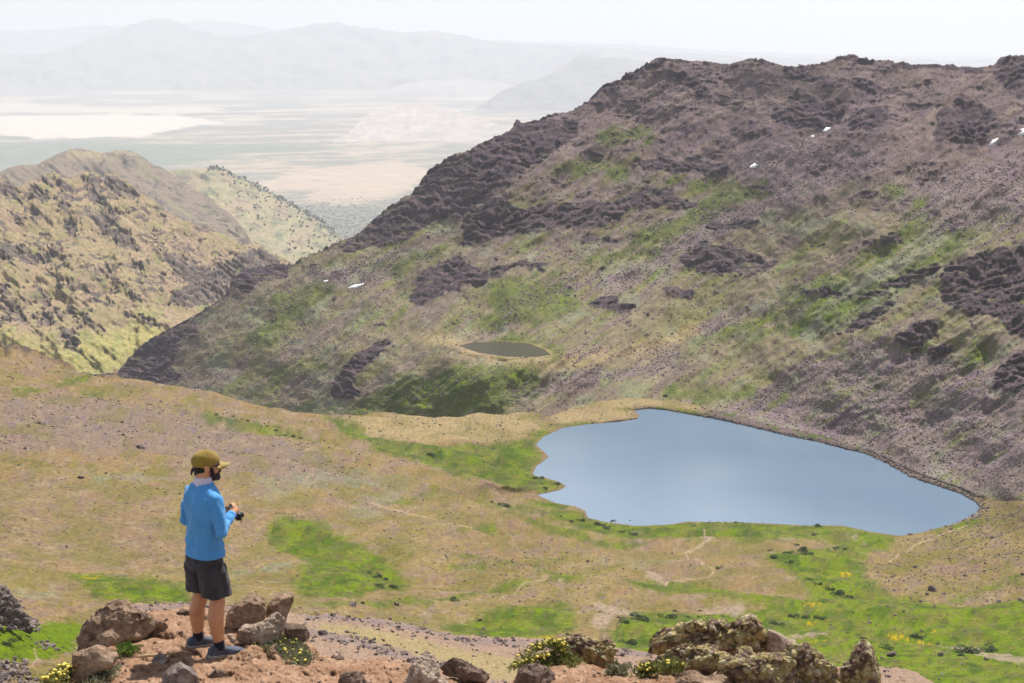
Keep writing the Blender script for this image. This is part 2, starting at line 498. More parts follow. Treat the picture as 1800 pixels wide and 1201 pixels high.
C = over(C, SAGE, blob(PX, PY, ([(180,850),(290,838)], 12), 10, EDGE * 1.4, 2.0, 0.55))
C = over(C, SAGE, blob(PX, PY, ([(420,1010),(500,1000)], 12), 9, EDGE * 1.4, 2.0, 0.6))
C = over(C, SAGE, blob(PX, PY, ([(0,1040),(90,1045)], 9), 9, EDGE * 1.2, 2.0, 0.5))
C = over(C, SAGE, blob(PX, PY, ([(1060,985),(1190,995)], 9), 9, EDGE * 1.2, 2.0, 0.5))
PALES = [[(610,738),(740,729),(870,725),(930,727),(968,745),(950,762),(880,776),(750,778),(650,765)],
         [(960,728),(1060,698),(1190,700),(1240,722),(1180,715),(1113,716),(1113,738),(1040,742),(985,746)]]
GREENS_A = [
    ([(-20,700),(60,688),(110,672),(150,662)], 9), ([(130,690),(200,692)], 6), ([(370,737),(430,748),(480,756),(545,770)], 8),
    [(565,733),(620,745),(700,780),(850,782),(940,772),(955,800),(935,832),(990,850),(950,868),(890,852),(800,835),(720,806),(610,770)],
    ([(800,872),(870,888),(930,897),(1000,915),(1060,926)], 7), [(955,890),(1030,905),(1060,920),(1200,918),(1480,924),(1575,944),(1560,962),(1420,955),(1250,950),(1110,955),(1040,940),(970,912)],
    [(455,935),(500,912),(560,915),(590,942),(645,962),(692,990),(722,1022),(705,1042),(600,1056),(535,1062),(515,1030),(540,990),(495,960)],
    [(120,1008),(180,1004),(250,1014),(340,1030),(340,1066),(250,1068),(165,1050)], [(-40,1105),(60,1095),(130,1088),(160,1098),(130,1140),(90,1165),(-40,1170)],
    ([(540,1073),(600,1066),(700,1061),(760,1060),(805,1050),(860,1034),(940,1030),(1015,1022)], 6), ([(955,1012),(985,1020)], 8),
    [(775,1105),(850,1078),(930,1065),(1000,1068),(1012,1095),(960,1120),(860,1126),(790,1120)], [(1060,1105),(1110,1090),(1180,1105),(1160,1150),(1090,1150)],
    ([(1565,950),(1480,962),(1420,975),(1390,985)], 12), [(1340,975),(1400,970),(1470,965),(1560,955),(1510,985),(1545,1040),(1680,1062),(1830,1050),(1830,1260),(1490,1260),(1380,1160),(1250,1130),(1180,1085),(1340,1060),(1430,1050),(1390,1010)],
    [(1090,1030),(1180,1022),(1260,1030),(1330,1045),(1420,1050),(1380,1064),(1260,1050),(1130,1048)], [(1110,1080),(1210,1075),(1280,1095),(1190,1110),(1110,1100)],
    ([(700,780),(640,760),(590,745)], 8), ([(680,880),(760,870)], 4), ([(800,985),(850,990)], 6), ([(800,1002),(900,1000),(980,985)], 3),
    ([(820,930),(860,935)], 6), ([(1560,1240),(1800,1150)], 40), ([(1640,1060),(1720,1040),(1800,1010)], 6), ([(1040,1015),(1120,1030)], 4), ([(900,905),(960,925),(1060,955),(1130,960)], 8),
]
C = over(C, (0.225, 0.165, 0.128), smooth(0.18, 0.36, fbm(PX / 48, PY / 12, 4, seed=26) + 0.25 * nzf) * 0.75)
C = over(C, (0.30, 0.235, 0.165), smooth(0.3, 0.5, fbm(PX / 30, PY / 7, 4, seed=27) + 0.2 * nzf) * 0.6)
for s in PALES:
    C = over(C, PALE, blob(PX, PY, s, 8, nz * 6 + nzf * 5, 2.0, 0.7))
gm = np.zeros(PX.shape)
for s in GREENS_A:
    gm = np.maximum(gm, blob(PX, PY, s, 11, EDGE * 1.3, 2.2))
shore = smooth(22, 6, sdA) * smooth(-4, 0, sdA) * smooth(0.2, -0.3, fbm(PX / 60, PY / 30, 2, seed=19) - 0.1 + smooth(1240, 1400, PX) * smooth(920, 900, PY))
gm = np.maximum(gm, shore)
gcol = over(np.zeros(PX.shape + (3,)) + GRASS, LIME, smooth(-0.25, 0.45, fbm(PX / 40, PY / 14, 4, seed=21) + 0.3 * smooth(1250, 1500, PX)))
gcol = over(gcol, DEEP, smooth(0.15, 0.6, fbm(PX / 26, PY / 9, 4, seed=22)) * 0.75)
gcol = over(gcol, OLIVE, smooth(0.15, 0.6, fbm(PX / 50, PY / 14, 4, seed=23)) * 0.45)
gm = gm * (0.72 + 0.28 * smooth(-0.3, 0.3, nzf + nz))
C = over(C, OLIVE, smooth(0.0, 0.5, fbm(PX / 90, PY / 26, 4, seed=25) + 0.3 * nzf + 0.25 * smooth(780, 900, PY) - 0.1) * 0.5)
C = over(C, gcol, gm * 0.93)
C = over(C, LIME, blob(PX, PY, [(-40,1105),(60,1095),(130,1088),(160,1098),(130,1140),(90,1165),(-40,1170)], 9, EDGE, 2.2, 0.7))
for s in ([([(1425,1065),(1460,1062)], 6), ([(1425,1086),(1450,1083)], 4), ([(1605,1110),(1640,1106)], 4), ([(1435,1121),(1455,1119)], 4), ([(1440,1005),(1460,1000),(1490,1010)], 5), ([(150,1020),(170,1014)], 4), ([(1560,1105),(1640,1120)], 3), ([(960,1120),(975,1118)], 2)]):
    C = over(C, YELLOW, blob(PX, PY, s, 4, EDGE * 0.9, 2.5, 0.6) * smooth(-0.1, 0.4, spk + 0.2))
TRAILS = [[(1237,930),(1240,943),(1248,953),(1235,962),(1205,968),(1208,980),(1235,990),(1254,1003),(1245,1014),(1180,1022),(1170,1027)],
          [(880,1052),(920,1032),(990,1025)], [(650,880),(760,910),(830,930)], [(60,1148),(66,1165),(55,1178)], [(1560,985),(1600,960),(1700,925)]]
for s in TRAILS:
    C = over(C, (0.40, 0.31, 0.22), blob(PX, PY, (s, 1.4), 1.2, nzf * 1.2, 1.6, 0.85))
for s in [([(1237,948),(1246,954)], 5), ([(1145,1015),(1165,1024)], 7), ([(1240,1070),(1300,1060),(1290,1075)], 9), ([(1400,1115),(1450,1110)], 9), ([(1050,1065),(1090,1080),(1060,1095)], 14), ([(1500,945),(1520,950)], 5), ([(1660,1130),(1790,1160)], 12)]:
    C = over(C, (0.36, 0.28, 0.225), blob(PX, PY, s, 6, EDGE * 0.8, 2.2, 0.7))
north = smooth(870, 850, PY - 0.05 * (PX - 1500)) * smooth(1215, 1260, PX) * smooth(-6, 0, sdA)
C = over(C, (0.17, 0.13, 0.125), north * 0.95)
C = over(C, GRASS, north * smooth(0.1, 0.4, fbm(PX / 30, PY / 14, 3, seed=24)) * 0.8)
C = over(C, (0.22, 0.16, 0.11), smooth(2.0, 0.4, np.abs(sdA - 0.8)) * 0.6)
STREAM = [[(770,806),(800,815),(860,838),(910,842),(940,848)], [(610,772),(690,795),(770,806)], [(1388,1000),(1402,1012),(1440,1035)]]
for s in STREAM:
    C = over(C, (0.05, 0.06, 0.03), blob(PX, PY, (s, 0.7), 0.9, nzf * 1.5, 1.6, 0.7))
C = over(C, ROCK, rimA * smooth(-0.3, 0.3, nzf + 0.2) * 0.8)
C = C * (1 + 0.18 * spk[..., None] + 0.12 * nzf[..., None])
MAT_A = terrain_mat("meadow_soil", 0.5, 2.2, 0.46, 0.35, 0.6)
ground = mesh_obj("ground", np.c_[XA.ravel(), YA.ravel(), ZA.ravel()], grid_faces(rA, len(cA)), MAT_A)
set_col(ground, C.reshape(-1, 3), sat=1.20, gain=0.80)
tag(ground, kind="structure")
GA = dict(px=PX, py=PY, x=XA, y=YA, z=ZA, green=gm, sd=sdA)

# ---- ridge grid
def build_ridge():
    c = cols(150, 1940, 1.5, 0, 750)
    n_hid, n_vis, n_back = 14, 420, 6
    bot = top_A(c)
    top = sky_B(c)
    teeth = smooth(380, 420, c) * (1 - 0.65 * smooth(1120, 1180, c))
    top = top - teeth * (np.maximum(0, ridged(c / 13, c * 0 + 1.7, 3, seed=49) - 0.15) * 5 - 1.5) + fbm(c / 4, c * 0, 2, seed=50) * 0.9
    hidden = smooth(1010, 900, c)
    rows_px, rows_py, kinds = [], [], []
    for i in range(n_hid):
        t = i / n_hid
        rows_py.append(bot + (26 * hidden + 2.0) * (1 - t) + 0.5)
    for i in range(n_vis):
        t = i / (n_vis - 1)
        rows_py.append(bot + (top - bot) * t)
    PY = np.array(rows_py); PX = np.broadcast_to(c, PY.shape).copy()
    Y = np.exp(fB(PX, PY))
    # where the ridge meets the floor, take the floor's own depth and fade to the ridge's
    off = np.exp(fA(c, bot)) - np.exp(fB(c, bot))
    w = np.clip(smooth(0, 110, (bot - PY)) + hidden, 0, 1)
    Y = Y + off * (1 - w)
    Y, sdl = dig(PX, PY, Y, LAKE_W, LAKE_Z, 40.0, 3.0, 0.22)
    Y, sdp = dig(PX, PY, Y, POND_W, POND_Z, 22.0, 2.0, 0.0)
    a, b = rays(PX, PY)
    X, Z = a * Y, b * Y
    wx = fbm(PX / 30, PY / 30, 3, seed=31); wf = fbm(PX / 9, PY / 9, 3, seed=32); wl = fbm(PX / 110, PY / 80, 3, seed=33)
    strata = fbm(PX / 60, (PY + 0.12 * PX) / 7, 3, seed=34)
    E = wx * 12 + wf * 4 + strata * 7
    rock = np.zeros(PX.shape)
    for s in CLIFFS:
        rock = np.maximum(rock, blob(PX, PY, s, 4, E * 0.62))
    rock = rock * smooth(-0.95, -0.45, strata + 0.35 * wf)
    ph = PY / 17.0 + 0.006 * PX + 1.5 * fbm(PX / 85, PY / 60, 3, seed=48) + 0.35 * fbm(PX / 14, PY / 14, 3, seed=47); saw = ph - np.floor(ph)
    small = smooth(0.62, 0.8, fbm(PX / 26, PY / 13, 4, seed=35) + 0.25 * wf) * smooth(700, 560, PY) * smooth(430, 560, PX)
    rock = np.maximum(rock, small * 0.9)
    # thin broken strata under the crest, where the old lava flows come out
    strat2 = fbm(PX / 75, (PY - 0.06 * (PX - 1200)) / 5.5, 4, seed=67) + 0.35 * wf
    zone2 = smooth(0.0, 0.4, fbm(PX / 120, PY / 45, 3, seed=68) + 0.55 * smooth(150, 20, PY - top)) * smooth(620, 700, PX)
    rock = np.maximum(rock, smooth(0.30, 0.48, strat2) * zone2 * 0.8 * smooth(430, 330, PY + 0.05 * (PX - 1200)))
    crest = smooth(9, 1, PY - top) * smooth(0.0, 0.25, fbm(PX / 34, PY * 0 + 3, 3, seed=69) + 0.12)
    rock = np.maximum(rock, crest * 0.9)
    wet = np.minimum(smooth(0, 25, sdl), smooth(0, 20, sdp))
    skyfade = 1 - 0.5 * smooth(30, 0, PY - top)
    disp = fbm(PX / 110, PY / 80, 4, seed=36) * 13 * skyfade
    u = (PX * 0.8 + PY * 0.6); v = (-PX * 0.6 + PY * 0.8)           # gullies run down to the lower left
    gul = ridged((PX * 0.55 + PY * 0.83) / 55, (PX * -0.83 + PY * 0.55) / 240, 3, seed=37)
    disp += (gul - 0.4) * 6.5 * skyfade
    disp += wf * 0.7
    seam = np.clip(smooth(0, 30, bot - PY) + hidden, 0, 1); disp = disp * seam
    colm = ridged((PX + 1.5 * wf) / 5.5, PY / 30, 3, seed=38)                      # basalt columns
    ledge = fbm(PX / 45, PY / 9, 3, seed=39)
    blocks = fbm(PX / 16, PY / 12, 3, seed=40)
    terr = smooth(0.55, 1.0, saw) - saw
    rd = rock * (2.5 + 1.6 * colm + 8.0 * terr + 2.0 * ledge + 1.8 * blocks) + (1 - rock) * 1.2 * terr * smooth(0.1, 0.5, wl)
    Y2 = Y - (disp * 0.8 + rd) * wet
    Z2 = Z + (disp * 0.5 + rd * 0.45) * wet
    X2 = a * Y2 * 0.35 + X * 0.65
    # colours
    st = fbm((PX * 0.6 + PY * 0.8) / 14, (PX * -0.8 + PY * 0.6) / 170, 4, seed=41)   # downslope streaks
    C = np.zeros(PX.shape + (3,)) + (0.196, 0.168, 0.122)
    C = over(C, (0.168, 0.160, 0.088), smooth(-0.3, 0.4, wl + 0.9 * st))
    upper = smooth(60, -60, PY - (430 - 0.16 * (PX - 1000)) + wx * 40) * smooth(760, 900, PX)
    C = over(C, BROWN, upper * 0.95)
    C = over(C, (0.115, 0.105, 0.055), blob(PX, PY, [(830,375),(900,330),(960,290),(1060,270),(1180,275),(1290,310),(1260,350),(1180,390),(1060,425),(950,430),(870,440),(820,420)], 14, wx * 12 + wf * 4, 1, 0.8))
    C = over(C, (0.160, 0.122, 0.142), upper * smooth(0.0, 0.5, st + 0.3 * wl) * 0.8)
    C = over(C, (0.165, 0.128, 0.122), smooth(0.0, 0.4, fbm((PX * 0.56 + PY * 0.83) / 24, (PX * -0.83 + PY * 0.56) / 260, 4, seed=70) + 0.4 * wl) * 0.75)
    sm = np.zeros(PX.shape)
    for s in SCREES:
        sm = np.maximum(sm, blob(PX, PY, s, 12, wx * 9 + st * 22))
    C = over(C, SCREE, sm * (0.55 + 0.45 * smooth(-0.3, 0.3, st)))
    st2 = fbm((PX * 0.58 + PY * 0.81) / 7, (PX * -0.81 + PY * 0.58) / 110, 4, seed=65)
    C = over(C, (0.125, 0.098, 0.082), smooth(0.1, 0.5, st2 + 0.3 * wx) * 0.45)
    C = over(C, (0.26, 0.215, 0.17), smooth(0.15, 0.55, -st2 + 0.3 * wx) * 0.35)
    C = over(C, SAGE, smooth(0.15, 0.6, fbm(PX / 60, PY / 40, 4, seed=42) + 0.5 * st) * smooth(250, 420, PY) * 0.5)
    C = over(C, SAGE, blob(PX, PY, [(1380,560),(1520,470),(1600,420),(1680,400),(1560,540),(1420,620)], 14, E + st * 16, 1, 0.55))
    C = over(C, (0.33, 0.255, 0.16), blob(PX, PY, ([(740,590),(800,600),(860,630),(960,640),(1100,622),(1220,580)], 11), 12, E, 1, 0.6))
    C = over(C, (0.33, 0.255, 0.175), blob(PX, PY, ([(1400,610),(1560,560)], 5), 5, E * 0.6, 1, 0.5))
    C = over(C, PALE, blob(PX, PY, [(960,740),(1000,722),(1060,700),(1190,698),(1240,722),(1100,730)], 8, wx * 6, 2, 0.7) * smooth(700, 720, PY))
    st2_ = lambda x, y: fbm((x * 0.57 + y * 0.82) / 10, (x * -0.82 + y * 0.57) / 150, 4, seed=71)
    g = np.zeros(PX.shape)
    for s in GREENS_B:
        g = np.maximum(g, blob(PX, PY, s, 10, wx * 9 + wf * 3 + st * 20))
    g = np.maximum(g, smooth(0.15, 0.55, 0.5 * fbm(PX / 70, PY / 40, 4, seed=43) + 0.8 * st2_(PX, PY)) * smooth(300, 420, PY) * 0.55)
    gc = over(np.zeros(PX.shape + (3,)) + (0.098, 0.118, 0.040), LIME, smooth(0.0, 0.5, 0.6 * wx + 0.5 * st + 0.35 * smooth(1250, 1500, PX) - 0.25 * smooth(480, 380, PY + 0.25 * (1300 - PX))) * 0.85)
    gc = over(gc, DEEP, smooth(0.1, 0.5, fbm(PX / 20, PY / 14, 4, seed=44)) * 0.6)
    C = over(C, gc, g * 0.78)
    C = over(C, (0.30, 0.22, 0.15), smooth(3.5, 0.5, np.abs(sdp - 2)) * 0.7)
    RC = over(np.zeros(PX.shape + (3,)) + (0.052, 0.041, 0.050), (0.098, 0.073, 0.078), smooth(-0.1, 0.5, fbm(PX / 30, PY / 8, 3, seed=45)))
    RC = over(RC, (0.125, 0.093, 0.088), smooth(0.66, 0.9, saw + 0.35 * wf) * 0.5 * smooth(-0.3, 0.3, fbm(PX / 26, PY / 20, 3, seed=72)))
    RC = over(RC, (0.034, 0.027, 0.033), smooth(0.2, 0.7, -colm + 0.3) * 0.75)
    RC = over(RC, (0.032, 0.026, 0.032), smooth(0.12, 0.0, np.abs(saw - 0.5)) * smooth(0.0, 0.4, fbm(PX / 22, PY / 18, 3, seed=73)) * 0.8)
    RC = RC * (1 + 0.5 * fbm(PX / 3.0, PY / 2.4, 2, seed=66)[..., None])
    C = over(C, RC, smooth(0.2, 0.75, rock) * 0.95)
    spk = fbm(PX / 4.5, PY / 4.0, 3, seed=46)
    C = C * (1 + 0.16 * spk[..., None] + 0.12 * wf[..., None])
    X3, Y3, Z3 = [X2], [Y2], [Z2]
    for k in range(1, n_back + 1):
        d = 14.0 * k * k
        X3.append((X2[-1] + a[-1] * d)[None]); Y3.append((Y2[-1] + d)[None]); Z3.append((Z2[-1] - 0.5 * d - 3)[None])
    X3, Y3, Z3 = np.concatenate(X3), np.concatenate(Y3), np.concatenate(Z3)
    C = np.concatenate([C, np.repeat(C[-1:], n_back, 0)])
    o = mesh_obj("mountain_ridge", np.c_[X3.ravel(), Y3.ravel(), Z3.ravel()], grid_faces(*X3.shape), terrain_mat("ridge_slope", 0.10, 0.38, 0.26, 1.0, 0.55))
    set_col(o, C.reshape(-1, 3), sat=1.35, gain=0.92)
    tag(o, kind="structure")
    return dict(px=PX, py=PY, x=X2, y=Y2, z=Z2, scree=sm, rock=rock, green=g, sdl=sdl, sdp=sdp)
GB = build_ridge()

# ---- water
def water_mat(name, base, base2, rough, bs, bscale, ior=1.33):
    m, nt, b = new_mat(name)
    big = noise_node(nt, 0.006, 3, 0.5)                      # gusts and shallows
    tc = N(nt, "ShaderNodeTexCoord"); mp = N(nt, "ShaderNodeMapping"); mp.inputs["Scale"].default_value = (0.25, 1.0, 1.0); nt.links.new(tc.outputs["Object"], mp.inputs[0])
    gust = noise_node(nt, 0.05, 4, 0.6, vec=mp.outputs[0])
    rc = ramp(nt, big.outputs[0], [(0.35, base), (0.65, base2)])
    nt.links.new(rc.outputs[0], b.inputs["Base Color"])
    rr = ramp(nt, gust.outputs[0], [(0.3, (rough * 0.85,)), (0.7, (rough * 1.15,))])
    nt.links.new(rr.outputs[0], b.inputs["Roughness"])
    b.inputs["IOR"].default_value = ior
    n = noise_node(nt, bscale, 4, 0.65)
    n2 = noise_node(nt, bscale * 0.2, 3, 0.5)
    ad = N(nt, "ShaderNodeMath", operation='ADD')
    nt.links.new(n.outputs[0], ad.inputs[0]); nt.links.new(n2.outputs[0], ad.inputs[1])
    bump(nt, b, ad.outputs[0], bs, 0.6)
    return m

def water(name, outline, z, mat, label):
    c = outline.mean(0)
    d = outline - c
    P = np.r_[outline + d / np.linalg.norm(d, axis=1)[:, None] * 3.0]
    me = bpy.data.meshes.new(name)
    me.from_pydata([(x, y, z) for x, y in P], [], [list(range(len(P)))[::-1]])
    me.materials.append(mat)
    if me.polygons[0].normal.z < 0:
        me.flip_normals()
    o = bpy.data.objects.new(name, me); COL.objects.link(o)
    tag(o, kind="structure")
    return o
water("lake_water", LAKE_W, LAKE_Z, water_mat("lake_water", (0.135, 0.20, 0.285), (0.16, 0.225, 0.30), 0.05, 0.085, 0.8, 1.4), None)
water("pond_water", POND_W, POND_Z, water_mat("pond_water", (0.05, 0.048, 0.032), (0.065, 0.06, 0.04), 0.14, 0.2, 0.8), None)

# ------------------------------------------------------------------ hills beyond the canyon, the valley and its mountains
def hill(name, sky, bottom, ypts, x0, x1, step, nvis, mat, paint, rough_px=None, disp=None, back=0.5, nback=5, left=0):
    c = cols(x0, x1, step, left)
    top = curve(sky)(c)
    if rough_px is not None:
        top = top + rough_px(c)
    bot = curve(bottom)(c)
    t = np.linspace(0, 1, nvis)[:, None]
    PY = bot + (top - bot) * t
    PX = np.broadcast_to(c, PY.shape).copy()
    f = tps([(p[0], p[1]) for p in ypts], [math.log(p[2]) for p in ypts])
    Y = np.exp(f(PX, PY))
    a, b = rays(PX, PY)
    X, Z = a * Y, b * Y
    C, rock = paint(PX, PY)
    if disp is not None:
        d = disp(PX, PY, rock) * (1 - 0.6 * smooth(12, 0, PY - top))
        Y = Y - d; Z = Z + d * 0.5
    Xs, Ys, Zs = [X], [Y], [Z]
    for k in range(1, nback + 1):
        dd = Y[-1].mean() * 0.006 * k * k
        Xs.append((X[-1] + a[-1] * dd)[None]); Ys.append((Y[-1] + dd)[None]); Zs.append((Z[-1] - back * dd)[None])
    Xs, Ys, Zs = map(np.concatenate, (Xs, Ys, Zs))
    C = np.concatenate([C, np.repeat(C[-1:], nback, 0)])
    o = mesh_obj(name, np.c_[Xs.ravel(), Ys.ravel(), Zs.ravel()], grid_faces(*Xs.shape), mat)
    set_col(o, C.reshape(-1, 3), sat=1.1)
    tag(o, kind="structure")
    return dict(px=PX, py=PY, x=X, y=Y, z=Z)

CANYON_ROCK_SHADE = [  # outcrops, plus shaded left sides of the gullies painted as dark rock
    [(0,316),(20,320),(34,334),(24,345),(0,345)], [(35,342),(60,322),(95,345),(95,352),(75,355),(45,345)], [(62,348),(95,340),(95,352),(72,354)],
    [(140,306),(175,306),(182,330),(185,355),(165,360),(150,340)], [(150,372),(190,362),(212,380),(205,395),(180,405),(165,390)], [(183,312),(195,306),(215,316),(250,345),(215,350),(195,335)],
    [(240,362),(262,360),(264,375),(250,378)], [(105,390),(130,388),(145,420),(125,420)], [(170,395),(220,400),(250,440),(240,440),(200,420)],
    ([(20,372),(35,382)], 5), ([(42,365),(62,374)], 4), ([(115,360),(118,368)], 5), ([(75,318),(130,330)], 5), ([(100,340),(150,350)], 4),
    [(0,430),(30,420),(50,440),(85,440),(100,450),(60,455),(20,462),(0,460)], ([(90,430),(110,440)], 5),
    [(270,445),(330,450),(370,470),(410,450),(470,437),(495,460),(480,480),(400,520),(330,540),(290,530),(330,500),(300,470)],
    [(0,500),(15,500),(20,560),(0,600)], [(15,540),(35,530),(40,555),(25,565)], [(45,550),(75,540),(95,565),(110,575),(75,575)],
    [(115,540),(125,535),(145,570),(140,575)], [(105,580),(130,575),(145,605),(140,620),(125,620)], ([(60,500),(110,560)], 4), ([(160,530),(200,535)], 4),
    ([(150,480),(250,470)], 4), ([(100,500),(180,520)], 5), ([(210,500),(240,520)], 4), ([(340,395),(370,405)], 3), ([(150,560),(180,580)], 4), ([(250,560),(280,575)], 5),
]
def canyon_terr(PX, PY):
    ph = PY / 12.0 - 0.012 * PX + 1.6 * fbm(PX / 60, PY / 50, 3, seed=63) + 0.2 * fbm(PX / 7, PY / 5, 3, seed=64)
    saw = ph - np.floor(ph)
    return saw, smooth(0.55, 1.0, saw) - saw
def paint_canyon(PX, PY):
    w = fbm(PX / 16, PY / 10, 4, seed=51); wf = fbm(PX / 5, PY / 3.5, 3, seed=52); strat = fbm(PX / 22, (PY - 0.05 * PX) / 4.2, 3, seed=53)
    E = w * 7 + wf * 5 + strat * 4
    rock = np.zeros(PX.shape)
    for s in CANYON_ROCK_SHADE:
        rock = np.maximum(rock, blob(PX, PY, s, 3, E))
    saw, terr = canyon_terr(PX, PY)
    rock = rock * smooth(-0.9, -0.4, strat + 0.3 * wf)
    zone = smooth(-0.2, 0.35, fbm(PX / 55, PY / 38, 3, seed=54) + 0.35 * fbm((PX * -0.62 + PY * 0.78) / 20, (PX * 0.78 + PY * 0.62) / 120, 3, seed=53))
    band = smooth(0.42, 0.2, saw + 0.3 * wf) * zone * 0.75 * smooth(610, 540, PY + 0.1 * PX)
    rock = np.maximum(rock, band * 0.9)
    rock = np.maximum(rock, smooth(0.34, 0.50, fbm(PX / 22, (PY - 0.1 * PX) / 5.5, 4, seed=95) + 0.25 * (zone - 0.5)) * smooth(620, 560, PY + 0.1 * PX) * 0.85)
    C = np.zeros(PX.shape + (3,)) + (0.265, 0.208, 0.122)
    C = over(C, (0.27, 0.20, 0.135), smooth(-0.1, 0.5, fbm(PX / 50, PY / 40, 3, seed=55) + 0.3 * smooth(180, 330, PX)))
    C = over(C, (0.30, 0.28, 0.10), blob(PX, PY, [(0,560),(40,600),(120,610),(220,560),(260,540),(300,590),(160,680),(0,660)], 20, E * 2, 1, 0.7))
    C = over(C, (0.17, 0.19, 0.07), smooth(0.25, 0.6, fbm(PX / 25, PY / 20, 3, seed=56)) * 0.5)
    C = over(C, (0.40, 0.33, 0.2), blob(PX, PY, ([(185,360),(240,400),(310,450)], 1.2), 1.5, wf * 1.5, 1, 0.6))  # pale stroke: sunlit edge of the gully crest put into the colour
    RC = over(np.zeros(PX.shape + (3,)) + (0.085, 0.068, 0.072), (0.19, 0.145, 0.12), smooth(0.55, 0.85, saw + 0.3 * wf) * 0.8)
    C = over(C, RC, smooth(0.2, 0.8, rock) * 0.85)
    C = C * (1 + 0.22 * wf[..., None])
    return C, rock
def disp_canyon(PX, PY, rock):
    return fbm(PX / 75, PY / 60, 4, seed=57) * 40 + (ridged((PX * -0.62 + PY * 0.78) / 34, (PX * 0.78 + PY * 0.62) / 190, 3, seed=58) - .4) * 17 + rock * (6 + 36 * canyon_terr(PX, PY)[1] + 3 * fbm(PX / 14, PY / 10, 2, seed=59) + 2 * ridged(PX / 6, PY / 20, 2, seed=60))
jag = lambda c: -np.maximum(0, ridged(c / 11, c * 0 + 2.2, 3, seed=61)) * 4 + fbm(c / 5, c * 0, 3, seed=62) * 1.6
canyon_sky = [(-140,318),(0,313),(8,318),(22,320),(33,331),(48,321),(60,322),(66,316),(80,309),(100,308),(115,311),(120,307),(130,312),(140,305),(150,303),(172,306),
              (178,317),(183,319),(186,309),(195,306),(207,310),(218,318),(230,325),(250,342),(260,350),(275,358),(290,370),(322,390),(376,404),(430,432),
              (458,432),(476,447),(501,457),(560,500),(640,560)]
hill("canyon_slope", canyon_sky, [(-140,720),(640,720)],
     [(0,315,4000),(0,610,2950),(-140,315,3900),(-140,700,2700),(180,655,3000),(180,720,2850),(100,308,4200),(100,450,3600),(300,375,4300),(300,500,3700),(470,445,4400),(400,520,3900),(640,700,3300),(640,560,4300)],
     -140, 640, 1.7, 210, terrain_mat("canyon_slope", 0.05, 0.2, 0.4, 2.0, 0.6), paint_canyon, jag, disp_canyon, left=750)

def paint_hill(PX, PY):
    w = fbm(PX / 22, PY / 14, 4, seed=71); wf = fbm(PX / 6, PY / 4, 3, seed=72)
    st = fbm((PX * -0.55 + PY * 0.83) / 12, (PX * 0.83 + PY * 0.55) / 120, 3, seed=73)
    strat = fbm(PX / 30, (PY - 0.2 * PX) / 4, 3, seed=74)
    C = np.zeros(PX.shape + (3,)) + (0.185, 0.142, 0.105)
    C = over(C, (0.185, 0.165, 0.10), smooth(0.1, 0.6, st + 0.3 * w))
    C = over(C, (0.29, 0.235, 0.14), blob(PX, PY, ([(120,270),(240,272)], 6), 6, w * 6, 1, 0.8))
    rock = smooth(0.3, 0.5, strat + 0.5 * w) * smooth(20, 120, PX)
    C = over(C, (0.10, 0.085, 0.085), rock * 0.75)
    return C * (1 + 0.2 * wf[..., None]), rock
hill("far_hill", [(-140,305),(0,300),(35,292),(65,290),(85,280),(100,271),(120,265),(140,262),(160,264),(180,267),(205,264),(232,266),(245,274),(265,286),(290,298),(315,315),(340,331),(370,352),(400,372),(430,404),(450,440),(460,480)],
     [(-140,420),(400,440),(460,520)], [(0,300,8200),(0,420,6200),(230,266,8800),(230,400,6600),(140,262,8800),(-140,300,8000),(-140,420,6200),(400,368,8000),(460,460,6600)], -140, 460, 2.0, 80,
     terrain_mat("far_hill", 0.03, 0.12, 0.35, 3.0, 0.5), paint_hill, left=750, rough_px=lambda c: fbm(c / 9, c * 0, 3, seed=75) * 1.2,
     disp=lambda PX, PY, r: fbm(PX / 60, PY / 50, 3, seed=76) * 45 + (ridged((PX * -.6 + PY * .8) / 40, (PX * .8 + PY * .6) / 260, 3, seed=77) - .4) * 55 + r * 14)
def paint_spur(PX, PY):
    w = fbm(PX / 24, PY / 12, 4, seed=81); wf = fbm(PX / 6, PY / 4, 3, seed=82)
    strat = fbm(PX / 34, (PY - 0.35 * PX) / 5, 3, seed=83)
    C = np.zeros(PX.shape + (3,)) + (0.29, 0.25, 0.15)
    C = over(C, (0.20, 0.20, 0.115), smooth(-0.1, 0.5, w))
    C = over(C, (0.30, 0.235, 0.155), smooth(0.1, 0.5, fbm(PX / 40, PY / 30, 3, seed=84)))
    rock = smooth(0.3, 0.5, strat + 0.4 * w)
    C = over(C, (0.11, 0.09, 0.085), rock * 0.6)
    C = over(C, (0.05, 0.07, 0.045), blob(PX, PY, ([(370,294),(400,300),(450,322),(500,352),(550,377),(598,418)], 3), 4, w * 5 + wf * 4, 1, 0.8))
    return C * (1 + 0.2 * wf[..., None]), rock
GS = hill("wooded_spur", [(280,302),(300,299),(330,297),(360,297),(372,294),(385,293),(400,299),(420,311),(450,322),(480,340),(500,352),(530,367),(550,376),(570,391),(590,409),(600,419),(640,450),(700,500)],
     [(280,500),(700,540)], [(300,299,10600),(300,480,7000),(390,294,10600),(480,340,10700),(480,450,8200),(590,410,10800),(590,480,8800),(700,500,10400),(700,540,9400)], 280, 700, 2.0, 100,
     terrain_mat("wooded_spur", 0.025, 0.1, 0.35, 3.0, 0.5), paint_spur, lambda c: fbm(c / 8, c * 0, 3, seed=85) * 1.2,
     lambda PX, PY, r: fbm(PX / 70, PY / 50, 3, seed=86) * 45 + (ridged((PX * -.55 + PY * .83) / 46, (PX * .83 + PY * .55) / 300, 3, seed=87) - .4) * 60 + r * 14)

